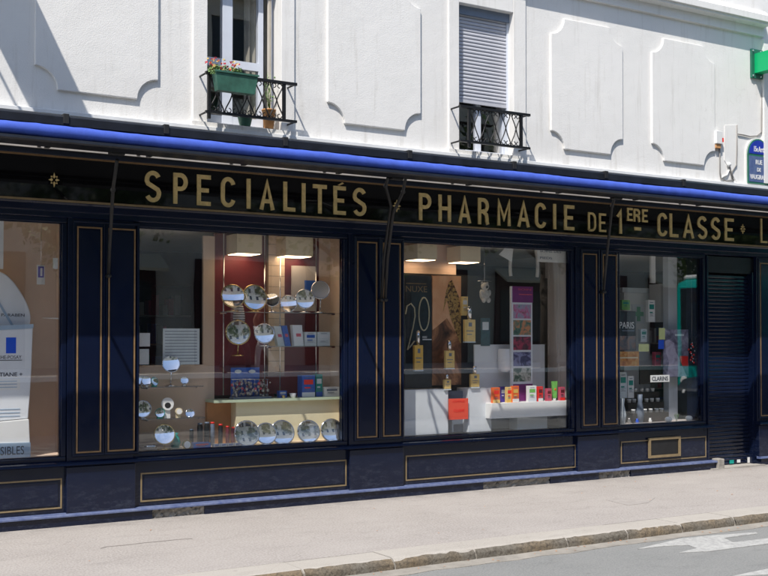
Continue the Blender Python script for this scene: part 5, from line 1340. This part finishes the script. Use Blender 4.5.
# parked dark car in front of the bus
CA = thing('parked_car', 'dark parked hatchback at the kerb to the right, seen only in the shop glass', 'car', (10.9, -3.7, bz))
prof = [(8.9, .35), (8.85, .75), (9.1, .95), (10.0, 1.02), (10.65, 1.42), (11.2, 1.50), (12.3, 1.46), (12.9, 1.05), (13.05, .85), (13.05, .38), (12.9, .28), (9.0, .28)]
link('body', MB().prism([(a, bz+b) for a, b in prof], -4.55, -2.9), 'posterdark', CA, bevel=.09)
link('side_window', MB().prism([(10.3, bz+1.02), (10.75, bz+1.36), (11.2, bz+1.42), (12.2, bz+1.38), (12.6, bz+1.04)], -4.56, -2.885), 'sign', CA)
for x in (9.65, 12.2):
    for y in (-4.58, -3.1):
        wh = link('wheel', MB().tube([(x, y, bz+.32), (x, y+.22, bz+.32)], .32, 18), 'rubber', CA); link('rim', MB().tube([(x, y-.01, bz+.32), (x, y+.23, bz+.32)], .18, 12), 'chrome', wh)
for y in (-4.3, -3.15): link('headlight', MB().ball((8.9, y, bz+.72), .09, 10, 6, (.5, 1, .6)), 'softwhite', CA)

# two walkers on the terrace opposite
def person(x, y, z, ph, top, bottom, label, sleeve):
    t = thing('person', label, 'person', (x, y, z))
    def skin(name, verts, edges, radii, m):
        me = bpy.data.meshes.new(name); me.from_pydata(verts, edges, []); me.materials.append(M[m] if isinstance(m, str) else m)
        o = bpy.data.objects.new(name, me); COL.objects.link(o); o.parent = t
        md = o.modifiers.new('skin', 'SKIN'); sv = me.skin_vertices[0].data
        for i, r in enumerate(radii): sv[i].radius = (r, r)
        sv[0].use_root = True; md.use_smooth_shade = True
        s2 = o.modifiers.new('sub', 'SUBSURF'); s2.levels = 1; s2.render_levels = 2; return o
    s = .30*ph
    # body: pelvis, belly, chest, neck, head, arms, legs walking along x
    V = [(0,0,.95),(0,0,1.12),(0,0,1.33),(0,0,1.48),(0.02,0,1.60),(0.02,0,1.68),
         (0,.16,1.40),(-s*.35,.21,1.12),(-s*.1+.05,.20,.90),(-s*.1+.08,.20,.80), (0,-.16,1.40),(s*.35,-.21,1.12),(s*.5+.08,-.20,.92),(s*.5+.12,-.20,.83),
         (0,.09,.90),(s*.55,.09,.50),(s*.65,.09,.08),(s*.65+.14,.09,.03), (0,-.09,.90),(-s*.35,-.09,.50),(-s*1.05,-.09,.14),(-s*1.05+.13,-.09,.04)]
    E = [(0,1),(1,2),(2,3),(3,4),(4,5),(2,6),(6,7),(7,8),(8,9),(2,10),(10,11),(11,12),(12,13),(0,14),(14,15),(15,16),(16,17),(0,18),(18,19),(19,20),(20,21)]
    Rr = [.13,.12,.14,.055,.088,.075,.055,.042,.032,.028,.055,.042,.032,.028,.085,.058,.038,.032,.085,.058,.038,.032]
    skin('body', V, E, Rr, 'skin')
    skin('shirt', [V[0], V[1], V[2], (0,0,1.42), V[6], tuple((a+b)/2 for a, b in zip(V[6], V[7])), V[10], tuple((a+b)/2 for a, b in zip(V[10], V[11]))], [(0,1),(1,2),(2,3),(2,4),(4,5),(2,6),(6,7)], [.145,.135,.155,.08,.068,.058,.068,.058], top)
    skin('trousers', [V[0], V[14], V[15], V[16], V[18], V[19], V[20]], [(0,1),(1,2),(2,3),(0,4),(4,5),(5,6)], [.148,.095,.07,.055,.095,.07,.055], bottom)
    h = link('hair', MB().ball((x, y, z+1.655), .105, 14, 10, (1, .92, 1.02)), 'hair', t)
    return t
person(3.0, -10.5, .85, 1, stripes('striped_shirt', (.8, .8, .8), (.04, .04, .06), 9, 2), 'posterdark', 'person in a striped shirt walking along the terrace opposite', True)
person(3.75, -10.9, .85, -1, 'brownshirt', 'white', 'person in a brown shirt and white trousers walking opposite', False)
